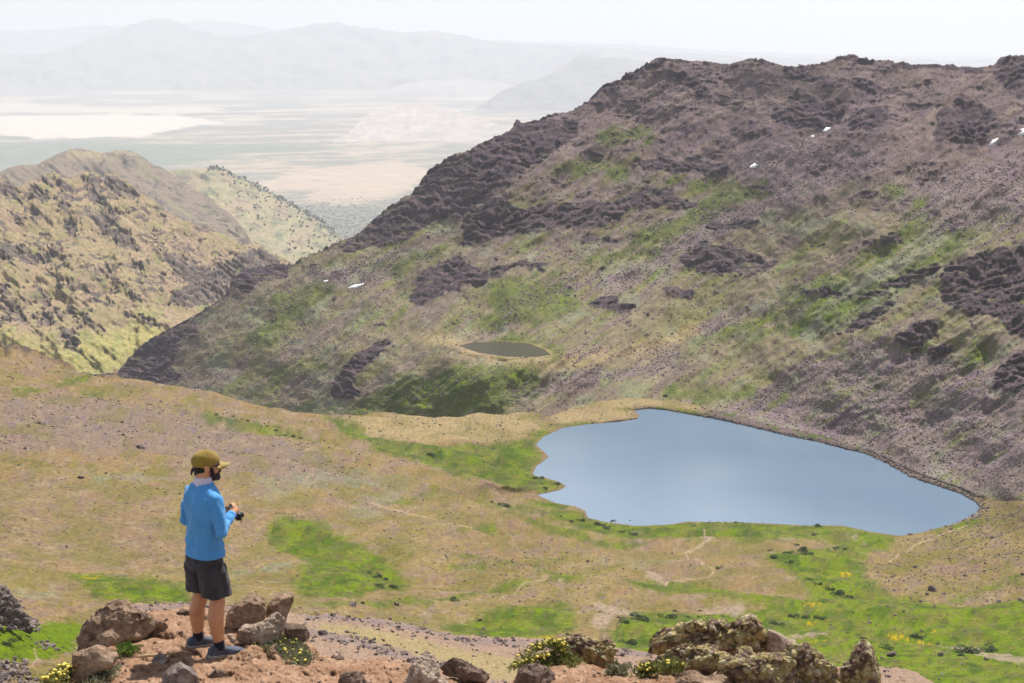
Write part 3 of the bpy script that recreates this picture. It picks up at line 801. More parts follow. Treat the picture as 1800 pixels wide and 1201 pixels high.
VAL_Z = -1500.0
def build_valley():
    c = cols(-700, 2500, 6.0)
    py = np.r_[np.linspace(620, 440, 12), np.arange(438, 240, -1.6), np.arange(240, 130, -1.1), np.arange(130, 93, -1.0)]
    PX, PY = np.meshgrid(c, py)
    a, b = rays(PX, PY)
    Y = VAL_Z / b
    X = a * Y
    st = fbm(PX / 190, (PY + 0.02 * PX) / 5.5, 4, seed=91); st2 = fbm(PX / 60, PY / 3.0, 4, seed=92); big = fbm(PX / 260, PY / 26, 3, seed=93); wf = fbm(PX / 12, PY / 3, 3, seed=94)
    C = np.zeros(PX.shape + (3,)) + (0.20, 0.19, 0.16)
    C = over(C, (0.40, 0.325, 0.25), smooth(-0.1, 0.35, st + 0.5 * big) * smooth(400, 330, PY + 0.0 * PX) * 0.9)
    C = over(C, (0.15, 0.16, 0.135), smooth(0.15, 0.5, st2 + 0.4 * big) * 0.7)
    C = over(C, (0.43, 0.345, 0.27), blob(PX, PY, [(430,330),(520,300),(700,285),(760,300),(700,345),(620,360),(520,355),(560,335)], 7, st * 14 + st2 * 8, 2.5, 0.85))
    C = over(C, (0.42, 0.345, 0.28), blob(PX, PY, ([(620,270),(760,255),(850,230)], 9), 8, st * 14 + st2 * 8, 2.5, 0.8))
    C = over(C, (0.12, 0.155, 0.11), blob(PX, PY, [(-100,250),(200,252),(560,255),(600,262),(420,270),(330,290),(-100,310)], 6, st2 * 8, 2.0, 0.7))
    C = over(C, (0.06, 0.075, 0.06), smooth(0.1, 0.4, wf + 0.2) * smooth(330, 380, PY) * 0.7)
    playa = blob(PX, PY, [(-300,205),(0,203),(110,204),(200,200),(330,205),(402,216),(330,224),(290,232),(250,240),(150,243),(60,243),(0,236),(-300,240)], 3, st2 * 7, 2.5)
    playa = np.maximum(playa, blob(PX, PY, [(-200,186),(60,182),(180,190),(330,188),(400,194),(300,200),(100,198),(-200,198)], 3, st * 10 + st2 * 6, 2.5, 0.75))
    playa = np.maximum(playa, blob(PX, PY, ([(180,152),(240,151)], 2), 2, st2 * 4, 2.5, 0.8))
    C = over(C, (0.56, 0.51, 0.44), playa)
    C = over(C, (0.5, 0.45, 0.36), smooth(0.1, 0.5, st + 0.3 * st2) * smooth(250, 200, PY) * smooth(145, 165, PY) * 0.6)
    o = mesh_obj("valley_floor", np.c_[X.ravel(), Y.ravel(), np.full(X.size, VAL_Z)], grid_faces(*X.shape), terrain_mat("valley_floor", 0.004, 0.02, 0.25, 1.0, 0.1))
    set_col(o, C.reshape(-1, 3))
    tag(o, kind="structure")
build_valley()

def paint_far(seed, lo, hi_):
    def f(PX, PY):
        w = fbm(PX / 30, PY / 12, 4, seed=seed); st = fbm(PX / 12, PY / 24, 3, seed=seed + 1)
        C = np.zeros(PX.shape + (3,)) + lo
        return over(C, hi_, smooth(-0.2, 0.5, w + 0.5 * st)), np.zeros(PX.shape)
    return f
def far_disp(s, amp):
    return lambda PX, PY, r: (fbm(PX / 60, PY / 25, 4, seed=s) + 0.5 * ridged((PX + PY * 1.2) / 40, (PY - PX * .3) / 60, 3, seed=s + 1)) * amp
def far_bottom(Y):
    v = (VAL_Z * 1.01 / Y)
    ang = math.atan(-v) - PITCH
    return 600.5 + F * math.tan(ang)
FAR_MAT = terrain_mat("far_mountain", 0.002, 0.008, 0.25, 20.0, 0.3)
def far_range(name, Y, depth, sky, seed, lo=(0.10, 0.095, 0.085), hi_=(0.20, 0.165, 0.13), amp=200.0, step=4.0, n=40):
    x0, x1 = sky[0][0], sky[-1][0]
    pyb = far_bottom(Y - depth)
    hmax = max(pyb - q[1] for q in sky)
    P = [(q[0], q[1], Y - depth + depth * max(0.04, (pyb - q[1]) / hmax)) for q in sky[::2] + sky[-1:]]
    P += [(x, pyb + 4, Y - depth) for x in np.linspace(x0, x1, 7)]
    hill(name, sky, [(x0, pyb + 4), (x1, pyb + 4)], P,
         x0, x1, step, n, FAR_MAT, paint_far(seed, lo, hi_), lambda c: fbm(c / 14, c * 0, 3, seed=seed + 5) * 1.3, far_disp(seed + 7, amp))
far_range("desert_hill", 29000, 3500, [(585,246),(605,240),(620,226),(640,206),(652,194),(675,187),(700,184),(735,178),(765,184),(795,192),(830,204),(870,218),(930,236),(1000,250),(1040,256)], 101, (0.40, 0.35, 0.31), (0.46, 0.40, 0.35), 22, 3.0)
far_range("low_range", 52000, 3000, [(600,212),(650,172),(700,150),(760,141),(820,138),(880,146),(950,160),(1020,165),(1100,160),(1200,150),(1500,160),(1900,170)], 111, (0.28, 0.265, 0.25), (0.34, 0.31, 0.28), amp=100)
far_range("pointed_mountain", 42000, 4500, [(820,200),(880,162),(930,142),(960,134),(985,118),(1005,106),(1024,96),(1040,100),(1060,104),(1080,100),(1110,105),(1140,112),(1200,126),(1300,150),(1400,180)], 121, (0.14, 0.135, 0.13), (0.19, 0.175, 0.16), amp=150)
far_range("distant_mountain", 60000, 7000, [(-600,110),(-100,98),(0,94),(40,98),(80,92),(110,86),(150,72),(190,56),(230,42),(265,36),(300,35),(320,41),(345,52),(375,60),(405,66),(440,62),(480,57),(520,48),(560,43),(595,41),
           (640,51),(680,52),(720,59),(760,54),(800,60),(840,68),(880,73),(910,77),(950,76),(1000,82),(1080,84),(1150,92),(1300,100),(1600,106),(2000,108),(2400,112)], 131, (0.16, 0.15, 0.14), (0.22, 0.20, 0.175), amp=260)
far_range("horizon_range", 78000, 7000, [(-600,64),(-100,60),(0,56),(80,52),(150,46),(220,46),(320,40),(350,36),(400,38),(450,45),(520,60),(640,66),(800,70),(1100,78),(1300,92),(1500,98),(1700,100),(2000,104),(2400,108)], 141, (0.17, 0.16, 0.15), (0.21, 0.19, 0.17), amp=250, step=6.0)


# ------------------------------------------------------------------ near ground: a stony spur and the mound underfoot
def stony_paint(seed, base, hi_, dark):
    def f(PX, PY):
        w = fbm(PX / 30, PY / 9, 4, seed=seed); wf = fbm(PX / 7, PY / 3, 3, seed=seed + 1)
        C = np.zeros(PX.shape + (3,)) + base
        C = over(C, hi_, smooth(-0.1, 0.5, w))
        return C, w
    return f
def paint_stony_spur(PX, PY):
    w = fbm(PX / 34, PY / 9, 4, seed=161); wf = fbm(PX / 8, PY / 3.2, 3, seed=162); sp = fbm(PX / 3.5, PY / 2, 2, seed=163)
    C = np.zeros(PX.shape + (3,)) + (0.255, 0.18, 0.135)
    C = over(C, (0.27, 0.215, 0.115), blob(PX, PY, [(560,1095),(640,1105),(760,1130),(840,1150),(1040,1170),(1020,1220),(760,1170),(640,1125),(560,1112)], 9, w * 10 + wf * 5, 2.0, 0.85))
    C = over(C, (0.21, 0.20, 0.085), smooth(0.1, 0.5, wf + 0.4 * w) * blob(PX, PY, ([(580,1100),(760,1140),(900,1165),(1020,1180)], 16), 8, w * 8, 2.0, 0.6))
    C = over(C, (0.19, 0.145, 0.135), blob(PX, PY, ([(540,1082),(640,1090),(740,1106),(820,1126),(900,1130),(1000,1140),(1140,1150)], 7), 5, w * 8 + wf * 4, 1.6, 0.85))
    C = over(C, (0.19, 0.145, 0.135), blob(PX, PY, ([(550,1112),(620,1125),(700,1148),(780,1172)], 9), 5, w * 8 + wf * 4, 1.6, 0.85))
    C = over(C, (0.135, 0.105, 0.10), smooth(70, 50, PX) * 0.8)
    C = over(C, (0.17, 0.13, 0.12), blob(PX, PY, ([(215,1070),(330,1066),(430,1070)], 7), 4, wf * 4, 1.6, 0.7))
    return C * (1 + 0.2 * sp[..., None]), w
SPUR_SKY = [(-140,1330),(80,1325),(135,1262),(165,1180),(190,1110),(212,1069),(225,1064),(250,1061),(290,1063),(330,1060),
            (430,1067),(500,1075),(540,1082),(580,1080),(620,1088),(680,1090),(720,1098),(760,1110),(800,1117),(870,1122),(930,1122),(1000,1127),(1040,1130),(1100,1142),(1150,1147),
            (1250,1165),(1400,1172),(1550,1172),(1575,1173),(1600,1178),(1625,1190),(1650,1205),(1700,1240),(1760,1275)]
SPUR_MAT = terrain_mat("stony_soil", 1.6, 6.0, 0.4, 0.12, 0.7)
GSP = hill("stony_spur", SPUR_SKY, [(-140,1290),(1760,1290)],
           [(0,1031,150),(0,1290,85),(300,1062,190),(540,1082,215),(800,1117,225),(1150,1147,235),(1400,1172,225),(1650,1205,205),(300,1290,110),(800,1290,125),(1400,1290,130),(-140,985,150),(1760,1275,200)],
           -140, 1760, 2.2, 90, SPUR_MAT, paint_stony_spur,
           lambda c: fbm(c / 12, c * 0, 3, seed=165) * 2.2 - np.maximum(0, ridged(c / 7, c * 0 + 4, 2, seed=166) - .3) * 3.5 * smooth(1200, 1000, c),
           lambda PX, PY, r: (fbm(PX / 40, PY / 12, 4, seed=167) * 1.4 + fbm(PX / 8, PY / 3, 3, seed=168) * 0.5), back=0.9, nback=6)

MOUND_SKY = [(-140,1330),(60,1260),(105,1222),(122,1196),(150,1135),(180,1104),(215,1086),(270,1075),(330,1068),(430,1074),(500,1092),(530,1112),(548,1132),(565,1150),(590,1160),(640,1157),(676,1156),(720,1166),
             (760,1176),(815,1183),(846,1198),(872,1206),(898,1200),(930,1180),(965,1166),(1000,1162),(1050,1172),(1092,1181),(1125,1187),(1200,1186),(1300,1184),(1420,1188),(1500,1192),(1550,1206),(1600,1235),(1700,1300),(1800,1360)]
def mound_pts():
    P = []
    for px, py, z in [(360,1147,-5.14),(330,1070,-5.25),(150,1140,-5.25),(150,1195,-5.1),(430,1080,-5.22),(540,1135,-5.2),(560,1200,-5.05),(330,1200,-5.05),(760,1178,-5.15),
                      (870,1206,-5.15),(1000,1165,-5.15),(1000,1200,-5.0),(1300,1186,-5.1),(1500,1195,-5.15),(1300,1260,-4.8),(700,1330,-4.7),(100,1330,-4.9),(-100,1330,-5.1),(1750,1340,-5.2),(1400,1330,-4.7)]:
        P.append((px, py, z / float(rays(px, py)[1])))
    return P
def paint_mound(PX, PY):
    w = fbm(PX / 45, PY / 22, 4, seed=171); wf = fbm(PX / 9, PY / 5, 3, seed=172); sp = fbm(PX / 3, PY / 2, 2, seed=173)
    C = np.zeros(PX.shape + (3,)) + (0.275, 0.168, 0.110)
    C = over(C, (0.36, 0.235, 0.16), smooth(0.0, 0.5, w + 0.5 * wf) * 0.8)
    C = over(C, (0.23, 0.13, 0.08), smooth(0.15, 0.5, -w + 0.4 * wf) * 0.7)
    C = over(C, (0.38, 0.28, 0.21), smooth(0.35, 0.6, sp + 0.3 * wf) * 0.5)
    return C * (1 + 0.15 * sp[..., None]), w
GF = hill("mound_soil", MOUND_SKY, [(-140,1400),(1800,1400)], mound_pts(), -140, 1800, 2.0, 130, terrain_mat("mound_soil", 14.0, 60.0, 0.35, 0.02, 0.8), paint_mound,
          lambda c: fbm(c / 16, c * 0, 3, seed=175) * 4,
          lambda PX, PY, r: (fbm(PX / 50, PY / 20, 4, seed=176) * 0.10 + fbm(PX / 10, PY / 5, 3, seed=177) * 0.028 + ridged(PX / 18, PY / 9, 2, seed=178) * 0.02), back=0.75, nback=9)

# ------------------------------------------------------------------ looking things up on the built surfaces
def on(G, px, py):
    cx = G['px'][0]
    j = int(np.argmin(np.abs(cx - px)))
    i = int(np.argmin(np.abs(G['py'][:, j] - py)))
    return Vector((float(G['x'][i, j]), float(G['y'][i, j]), float(G['z'][i, j])))

# ------------------------------------------------------------------ scattered stones and tussocks nobody could count
def scatter(name, P, S, mat, seed=1, subdiv=2, squash=0.7, lump=0.35):
    P = np.asarray(P, np.float32); S = np.asarray(S, np.float32); n = len(P)
    rg = np.random.RandomState(seed)
    me = bpy.data.meshes.new(name)
    me.vertices.add(n); me.vertices.foreach_set("co", P.ravel())
    a = me.attributes.new("size", 'FLOAT_VECTOR', 'POINT')
    sc = S[:, None] * rg.uniform(0.7, 1.25, (n, 3)); sc[:, 2] *= squash
    a.data.foreach_set("vector", sc.astype(np.float32).ravel())
    a = me.attributes.new("turn", 'FLOAT_VECTOR', 'POINT')
    rt = np.c_[rg.uniform(-.4, .4, n), rg.uniform(-.4, .4, n), rg.uniform(0, 6.28, n)]
    a.data.foreach_set("vector", rt.astype(np.float32).ravel())
    o = bpy.data.objects.new(name, me); COL.objects.link(o)
    ng = bpy.data.node_groups.new(name + "_scatter", 'GeometryNodeTree')
    ng.interface.new_socket("Geometry", in_out='INPUT', socket_type='NodeSocketGeometry')
    ng.interface.new_socket("Geometry", in_out='OUTPUT', socket_type='NodeSocketGeometry')
    gi, go = ng.nodes.new("NodeGroupInput"), ng.nodes.new("NodeGroupOutput")
    ico = ng.nodes.new("GeometryNodeMeshIcoSphere"); ico.inputs["Radius"].default_value = 0.5; ico.inputs["Subdivisions"].default_value = subdiv
    nt_ = ng.nodes.new("ShaderNodeTexNoise"); nt_.inputs["Scale"].default_value = 2.3; nt_.inputs["Detail"].default_value = 2
    sub = ng.nodes.new("ShaderNodeVectorMath"); sub.operation = 'SUBTRACT'; sub.inputs[1].default_value = (.5, .5, .5)
    mul = ng.nodes.new("ShaderNodeVectorMath"); mul.operation = 'SCALE'; mul.inputs["Scale"].default_value = lump * 2.4
    sp = ng.nodes.new("GeometryNodeSetPosition")
    sm = ng.nodes.new("GeometryNodeSetMaterial"); sm.inputs["Material"].default_value = mat
    ip = ng.nodes.new("GeometryNodeInstanceOnPoints")
    n1 = ng.nodes.new("GeometryNodeInputNamedAttribute"); n1.data_type = 'FLOAT_VECTOR'; n1.inputs[0].default_value = "size"
    n2 = ng.nodes.new("GeometryNodeInputNamedAttribute"); n2.data_type = 'FLOAT_VECTOR'; n2.inputs[0].default_value = "turn"
    e2 = ng.nodes.new("FunctionNodeEulerToRotation")
    L = ng.links.new
    L(nt_.outputs["Color"], sub.inputs[0]); L(sub.outputs[0], mul.inputs[0]); L(mul.outputs[0], sp.inputs["Offset"])
    L(ico.outputs["Mesh"], sp.inputs["Geometry"]); L(sp.outputs[0], sm.inputs["Geometry"])
    L(gi.outputs[0], ip.inputs["Points"]); L(sm.outputs[0], ip.inputs["Instance"])
    L(n1.outputs["Attribute"], ip.inputs["Scale"]); L(n2.outputs["Attribute"], e2.inputs[0]); L(e2.outputs[0], ip.inputs["Rotation"])
    L(ip.outputs[0], go.inputs[0])
    md = o.modifiers.new("scatter", 'NODES'); md.node_group = ng
    me.materials.append(mat)
    tag(o, kind="stuff")
    return o

def stone_mat(name, a, b):
    m, nt, bs = new_mat(name)
    oi = N(nt, "ShaderNodeObjectInfo")
    n = noise_node(nt, 1.5, 3, 0.6)
    r = ramp(nt, oi.outputs["Random"], [(0.0, a), (1.0, b)])
    r2 = ramp(nt, n.outputs[0], [(0.3, (0.75,)), (0.7, (1.2,))])
    nt.links.new(mixc(nt, 1.0, r.outputs[0], r2.outputs[0], 'MULTIPLY'), bs.inputs["Base Color"])
    bs.inputs["Roughness"].default_value = 0.9
    bs.inputs["Specular IOR Level"].default_value = 0.15
    return m
ST_DARK = stone_mat("dark_stone", (0.09, 0.07, 0.066), (0.25, 0.195, 0.18))
ST_RUBBLE = stone_mat("rubble_stone", (0.13, 0.10, 0.088), (0.30, 0.235, 0.205))
ST_PURPLE = stone_mat("scree_stone", (0.115, 0.088, 0.092), (0.31, 0.245, 0.245))
ST_BROWN = stone_mat("brown_pebble", (0.13, 0.075, 0.05), (0.38, 0.27, 0.20))
TUFT = stone_mat("low_shrub", (0.045, 0.062, 0.025), (0.12, 0.13, 0.07))
JUNI = stone_mat("far_tree", (0.030, 0.045, 0.028), (0.05, 0.065, 0.04))

RG = np.random.RandomState(42)
def pick(G, weight, n, lo, hi_, power=2.5, sink=0.1):
    """Random spots on a built surface, with sizes in photograph pixels turned into metres."""
    w = weight.ravel().clip(0); w = w / w.sum()
    k = RG.choice(w.size, n, p=w)
    x, y, z = G['x'].ravel()[k], G['y'].ravel()[k], G['z'].ravel()[k]
    jx = RG.uniform(-.5, .5, n) * 2.0 * y / F
    s = (lo + (hi_ - lo) * RG.rand(n) ** power) * y / F
    return np.c_[x + jx, y, z + s * sink], s
PXa, PYa = GA['px'], GA['py']
inner = (GA['sd'] > 3)
area = np.clip((1230 - PYa) / 900, .2, 1)
clump = smooth(-0.1, 0.6, fbm(PXa / 40, PYa / 14, 3, seed=201))
rim_zone = smooth(0.0, 0.5, fbm(PXa / 55, PYa / 16, 3, seed=202)) * blob(PXa, PYa, [(-150,690),(120,700),(300,712),(420,745),(560,790),(650,835),(520,850),(300,800),(100,790),(-150,800)], 20, 0, 2.0)
east = blob(PXa, PYa, [(1430,1110),(1480,1060),(1560,970),(1640,940),(1740,900),(1830,890),(1830,1080),(1620,1075),(1560,1100)], 20, 0, 2.0)
midb = blob(PXa, PYa, [(760,1000),(900,960),(1080,970),(1180,1040),(1060,1100),(1000,1060),(850,1060)], 20, 0, 2.0)
P, S = pick(GA, inner * (0.25 + 1.2 * clump + 4 * rim_zone + 4 * east + 2.0 * midb) * (1 - 0.75 * GA['green']) * area, 24000, 0.8, 4.8, 5.0)
scatter("meadow_stones", P, S, ST_DARK, 3)
lc = blob(PXa, PYa, [(-40,1030),(10,1030),(60,1090),(75,1112),(-40,1116)], 6, 0, 1.0) + blob(PXa, PYa, [(-40,1165),(40,1165),(70,1215),(-40,1230)], 8, 0, 1.0) + 0.6 * blob(PXa, PYa, [(55,1132),(105,1136),(100,1150),(60,1148)], 5, 0, 1.0)
P, S = pick(GA, lc, 900, 3, 12, 2.5)
scatter("blocky_rubble", P, S, ST_RUBBLE, 4, subdiv=3, lump=0.42)
P, S = pick(GA, inner * (0.15 + 1.0 * smooth(0.0, 0.5, fbm(PXa / 30, PYa / 10, 3, seed=204)) + 1.0 * GA['green']) * area, 60000, 0.8, 3.2, 4.0, 0.0)
scatter("meadow_tussocks", P, S, TUFT, 5, squash=0.35)
PXb, PYb = GB['px'], GB['py']
dryb = (GB['sdl'] > 2) * (GB['sdp'] > 2) * 1.0
hid = (np.arange(PXb.shape[0])[:, None] >= 14) * 1.0
ez = smooth(0.1, 0.6, fbm((PXb * .6 + PYb * .8) / 16, (PXb * -.8 + PYb * .6) / 120, 3, seed=207))
P, S = pick(GB, dryb * hid * (GB['scree'] * (0.3 + ez) * 1.6 + 0.10 + 0.25 * ez) * (1 - GB['rock']), 80000, 0.8, 4.2, 4.0)
scatter("scree_stones", P, S, ST_PURPLE, 7)
shoreb = smooth(14, 3, GB['sdl']) * smooth(1210, 1260, PXb) * (GB['sdl'] > -2)
P, S = pick(GB, shoreb * hid, 2200, 2.0, 6.5, 2.0); scatter("shore_stones", P, S, ST_DARK, 9)
shorea = smooth(10, 2, GA['sd']) * smooth(1210, 1260, PXa) * (GA['sd'] > -2) * smooth(930, 880, PYa)
P, S = pick(GA, shorea, 900, 2.0, 6.0, 2.0); scatter("lakeside_stones", P, S, ST_DARK, 10)
P, S = pick(GB, dryb * hid * (0.12 + GB['green']) * (1 - GB['rock']), 22000, 0.8, 3.0, 3.5, 0.0)
scatter("slope_shrubs", P, S, TUFT, 11, squash=0.55)
PXs, PYs = GSP['px'], GSP['py']
line1 = blob(PXs, PYs, ([(540,1083),(640,1091),(740,1106),(820,1126),(900,1130),(1000,1140),(1140,1150)], 10), 6, 0, 1.6)
line2 = blob(PXs, PYs, ([(550,1115),(620,1127),(700,1150),(780,1175)], 12), 6, 0, 1.6)
hump = smooth(75, 40, PXs)
back_ = blob(PXs, PYs, ([(215,1070),(330,1066),(430,1070)], 8), 5, 0, 1.6)
P, S = pick(GSP, (0.14 + line1 * 0.9 + line2 * 0.9 + back_ * 2) * smooth(-0.25, 0.35, fbm(PXs / 22, PYs / 8, 3, seed=211)) * (PYs < 1215), 2600, 1.5, 9, 5.0)
scatter("spur_stones", P, S, ST_DARK, 13, subdiv=3, lump=0.42)
P, S = pick(GF, 0.4 + smooth(0.0, 0.5, fbm(GF['px'] / 40, GF['py'] / 20, 3, seed=209)), 9000, 1.0, 7.0, 5.0, 0.15)
scatter("mound_pebbles", P, S, ST_BROWN, 15, subdiv=3, lump=0.42)
wz = blob(GS['px'], GS['py'], ([(370,297),(400,303),(450,326),(500,356),(550,381),(595,416)], 5), 8, 0, 1)
wz2 = blob(GS['px'], GS['py'], [(400,310),(470,340),(560,395),(590,430),(560,470),(500,440),(440,400),(400,350)], 16, 0, 1)
P, S = pick(GS, wz * 1.0 + 0.12 * wz2, 420, 2.5, 6.0, 1.5, 0.3)
FAR_TREES = (P, S)
c = RG.uniform(380, 760, 1500); d = 345 + 85 * RG.rand(1500) ** 0.6
a, b = rays(c, d); Yv = VAL_Z / b
scatter("valley_scrub", np.c_[a * Yv, Yv, np.full(1500, VAL_Z + 2)], RG.uniform(5, 18, 1500), JUNI, 17, squash=0.6)

# ------------------------------------------------------------------ rocks
def ico(sub):
    import bmesh
    bm = bmesh.new(); bmesh.ops.create_icosphere(bm, subdivisions=sub, radius=1.0)
    v = np.array([x.co[:] for x in bm.verts]); f = np.array([[y.index for y in x.verts] for x in bm.faces])
    bm.free(); return v, f
ICO = {k: ico(k) for k in (2, 3, 4, 5, 6)}

def normals(V, Fc):
    n = np.zeros_like(V); t = np.cross(V[Fc[:, 1]] - V[Fc[:, 0]], V[Fc[:, 2]] - V[Fc[:, 0]])
    for k in range(3): np.add.at(n, Fc[:, k], t)
    return n / (np.linalg.norm(n, axis=1)[:, None] + 1e-12)

def rock_mat(name, base, hi_, dark, lichen=None, scale=5.0, pit=0.0, bd=0.03):
    m, nt, b = new_mat(name)
    n1 = noise_node(nt, scale, 6, 0.65); n2 = noise_node(nt, scale * 3.7, 5, 0.7); n3 = noise_node(nt, scale * 11, 3, 0.6)
    r = ramp(nt, n1.outputs[0], [(0.30, dark), (0.46, base), (0.66, hi_)])
    r2 = ramp(nt, n2.outputs[0], [(0.30, (0.55,)), (0.50, (1.0,)), (0.72, (1.3,))])
    c = mixc(nt, 1.0, r.outputs[0], r2.outputs[0], 'MULTIPLY')
    if lichen:
        for col, sc, th in lichen:
            nl = noise_node(nt, sc, 5, 0.7)
            rl = ramp(nt, nl.outputs[0], [(th, (0.0,)), (th + 0.05, (1.0,))])
            c = mixc(nt, rl.outputs[0], c, col)
    if pit:
        vo = N(nt, "ShaderNodeTexVoronoi"); vo.inputs["Scale"].default_value = scale * 4.5
        tc = N(nt, "ShaderNodeTexCoord"); nt.links.new(tc.outputs["Object"], vo.inputs["Vector"])
        rp = ramp(nt, vo.outputs["Distance"], [(0.12, (1 - pit,)), (0.3, (1.0,))])
        c = mixc(nt, 1.0, c, rp.outputs[0], 'MULTIPLY')
    nt.links.new(c, b.inputs["Base Color"])
    b.inputs["Roughness"].default_value = 0.9
    b.inputs["Specular IOR Level"].default_value = 0.2
    ad = N(nt, "ShaderNodeMath", operation='ADD'); nt.links.new(n2.outputs[0], ad.inputs[0]); nt.links.new(n3.outputs[0], ad.inputs[1])
    bump(nt, b, ad.outputs[0], 0.8, bd)
    return m
RM_BROWN = rock_mat("brown_rock", (0.27, 0.178, 0.118), (0.40, 0.29, 0.205), (0.12, 0.076, 0.056))
RM_DARK = rock_mat("dark_brown_rock", (0.165, 0.112, 0.085), (0.25, 0.175, 0.13), (0.075, 0.053, 0.046))
RM_PALE = rock_mat("pale_rock", (0.36, 0.27, 0.205), (0.47, 0.38, 0.30), (0.20, 0.135, 0.10))
RM_GREY = rock_mat("grey_rock", (0.21, 0.165, 0.145), (0.36, 0.31, 0.29), (0.10, 0.075, 0.065))
RM_LICH = rock_mat("lichen_rock", (0.19, 0.125, 0.09), (0.27, 0.185, 0.135), (0.08, 0.056, 0.045),
                   [((0.40, 0.32, 0.14), 8.0, 0.47), ((0.50, 0.45, 0.29), 14.0, 0.54), ((0.42, 0.27, 0.06), 5.0, 0.66)], 6.0, 0.45)

def outline_rock(pts, Y, mat, seed, depth=0.8, sub=5, cuts=14, rough=0.05, knob=0.0, lean=0.0, name="rock"):
    pts = np.array(pts, float)
    poly = pts * (1, -1)
    x0, y0 = poly[:, 0], poly[:, 1]; x1, y1 = np.roll(x0, -1), np.roll(y0, -1)
    cr = x0 * y1 - x1 * y0; A = cr.sum() / 2
    cx, cy = ((x0 + x1) * cr).sum() / (6 * A), ((y0 + y1) * cr).sum() / (6 * A)
    ang = np.linspace(-np.pi, np.pi, 361); R = np.zeros(361)
    for k, t in enumerate(ang):                       # star-shaped radius of the outline
        dx, dy = math.cos(t), math.sin(t); best = 0
        for ax, ay, bx, by in zip(x0 - cx, y0 - cy, x1 - cx, y1 - cy):
            den = dx * (by - ay) - dy * (bx - ax)
            if abs(den) < 1e-9: continue
            r = (ax * (by - ay) - ay * (bx - ax)) / den
            u = (dx * ay - dy * ax) / -den if False else ((ax * dy - ay * dx) / den)
            if r > 0 and -1e-6 <= u <= 1 + 1e-6: best = max(best, r)
        R[k] = best
    R = np.where(R > 0, R, R[R > 0].mean())
    ker = np.ones(5) / 5; R = np.convolve(np.r_[R[-3:-1], R, R[1:3]], ker, 'valid')
    ctr = at(cx, -cy, Y)
    m_px = Y / F * 1.03
    rad = math.sqrt(abs(A) / math.pi) * m_px
    V, Fc = ICO[sub]; V = V.copy()
    s = np.hypot(V[:, 0], V[:, 2]) + 1e-9
    th = np.arctan2(V[:, 2], V[:, 0])
    r = np.interp(th, ang, R) * m_px
    q = np.c_[r * V[:, 0] / s * s ** 0.75, V[:, 1] * rad * depth, r * V[:, 2] / s * s ** 0.75]
    rg = np.random.RandomState(seed)
    for _ in range(cuts):                             # chip flat faces off the sides turned to the viewer, sky and back
        n = rg.normal(size=3) * (0.9, 1.3, 0.9); n[1] = -abs(n[1]) if rg.rand() < 0.75 else n[1]; n /= np.linalg.norm(n)
        h = q @ n; d = np.quantile(h, rg.uniform(0.80, 0.955))
        q -= np.maximum(0, h - d)[:, None] * n * 0.93
    sd = seed * 3.7
    nn = normals(q, Fc)
    amp = rad * rough
    dsp = fbm3(q / rad * 1.6 + sd, 5, 0.55) * amp * 2.0 - np.abs(fbm3(q / rad * 3.1 + sd + 9, 3)) * amp * 1.2
    if knob:
        c1, c2 = cells3(q / rad * 3.2 + sd, seed); e1, _ = cells3(q / rad * 8.0 + sd, seed + 3)
        dsp += ((0.55 - c1) * 1.0 + (0.5 - e1) * 0.45 - smooth(0.12, 0.0, c2 - c1) * 0.5) * knob * rad
    q = q + nn * dsp[:, None]
    for _ in range(2):
        tq = np.arctan2(q[:, 2], q[:, 0]); rq = np.hypot(q[:, 0], q[:, 2]); nb = 90
        bi = ((tq + np.pi) / (2 * np.pi) * nb).astype(int) % nb
        mx = np.zeros(nb); np.maximum.at(mx, bi, rq)
        want = np.interp((np.arange(nb) + .5) / nb * 2 * np.pi - np.pi, ang, R) * m_px * (1 + 0.25 * rough * fbm(np.arange(nb) / 4.0, np.zeros(nb) + seed, 2))
        k = np.clip(want / (mx + 1e-9), 0.6, 2.2); k = (np.roll(k, 1) + k + np.roll(k, -1)) / 3
        kk_ = np.interp((tq + np.pi) / (2 * np.pi) * nb, np.arange(-1, nb + 2) + .5, np.r_[k[-1], k, k[:2]])
        q[:, 0] *= kk_; q[:, 2] *= kk_
    o = mesh_obj(name, q, Fc, mat)
    o.location = ctr
    return o

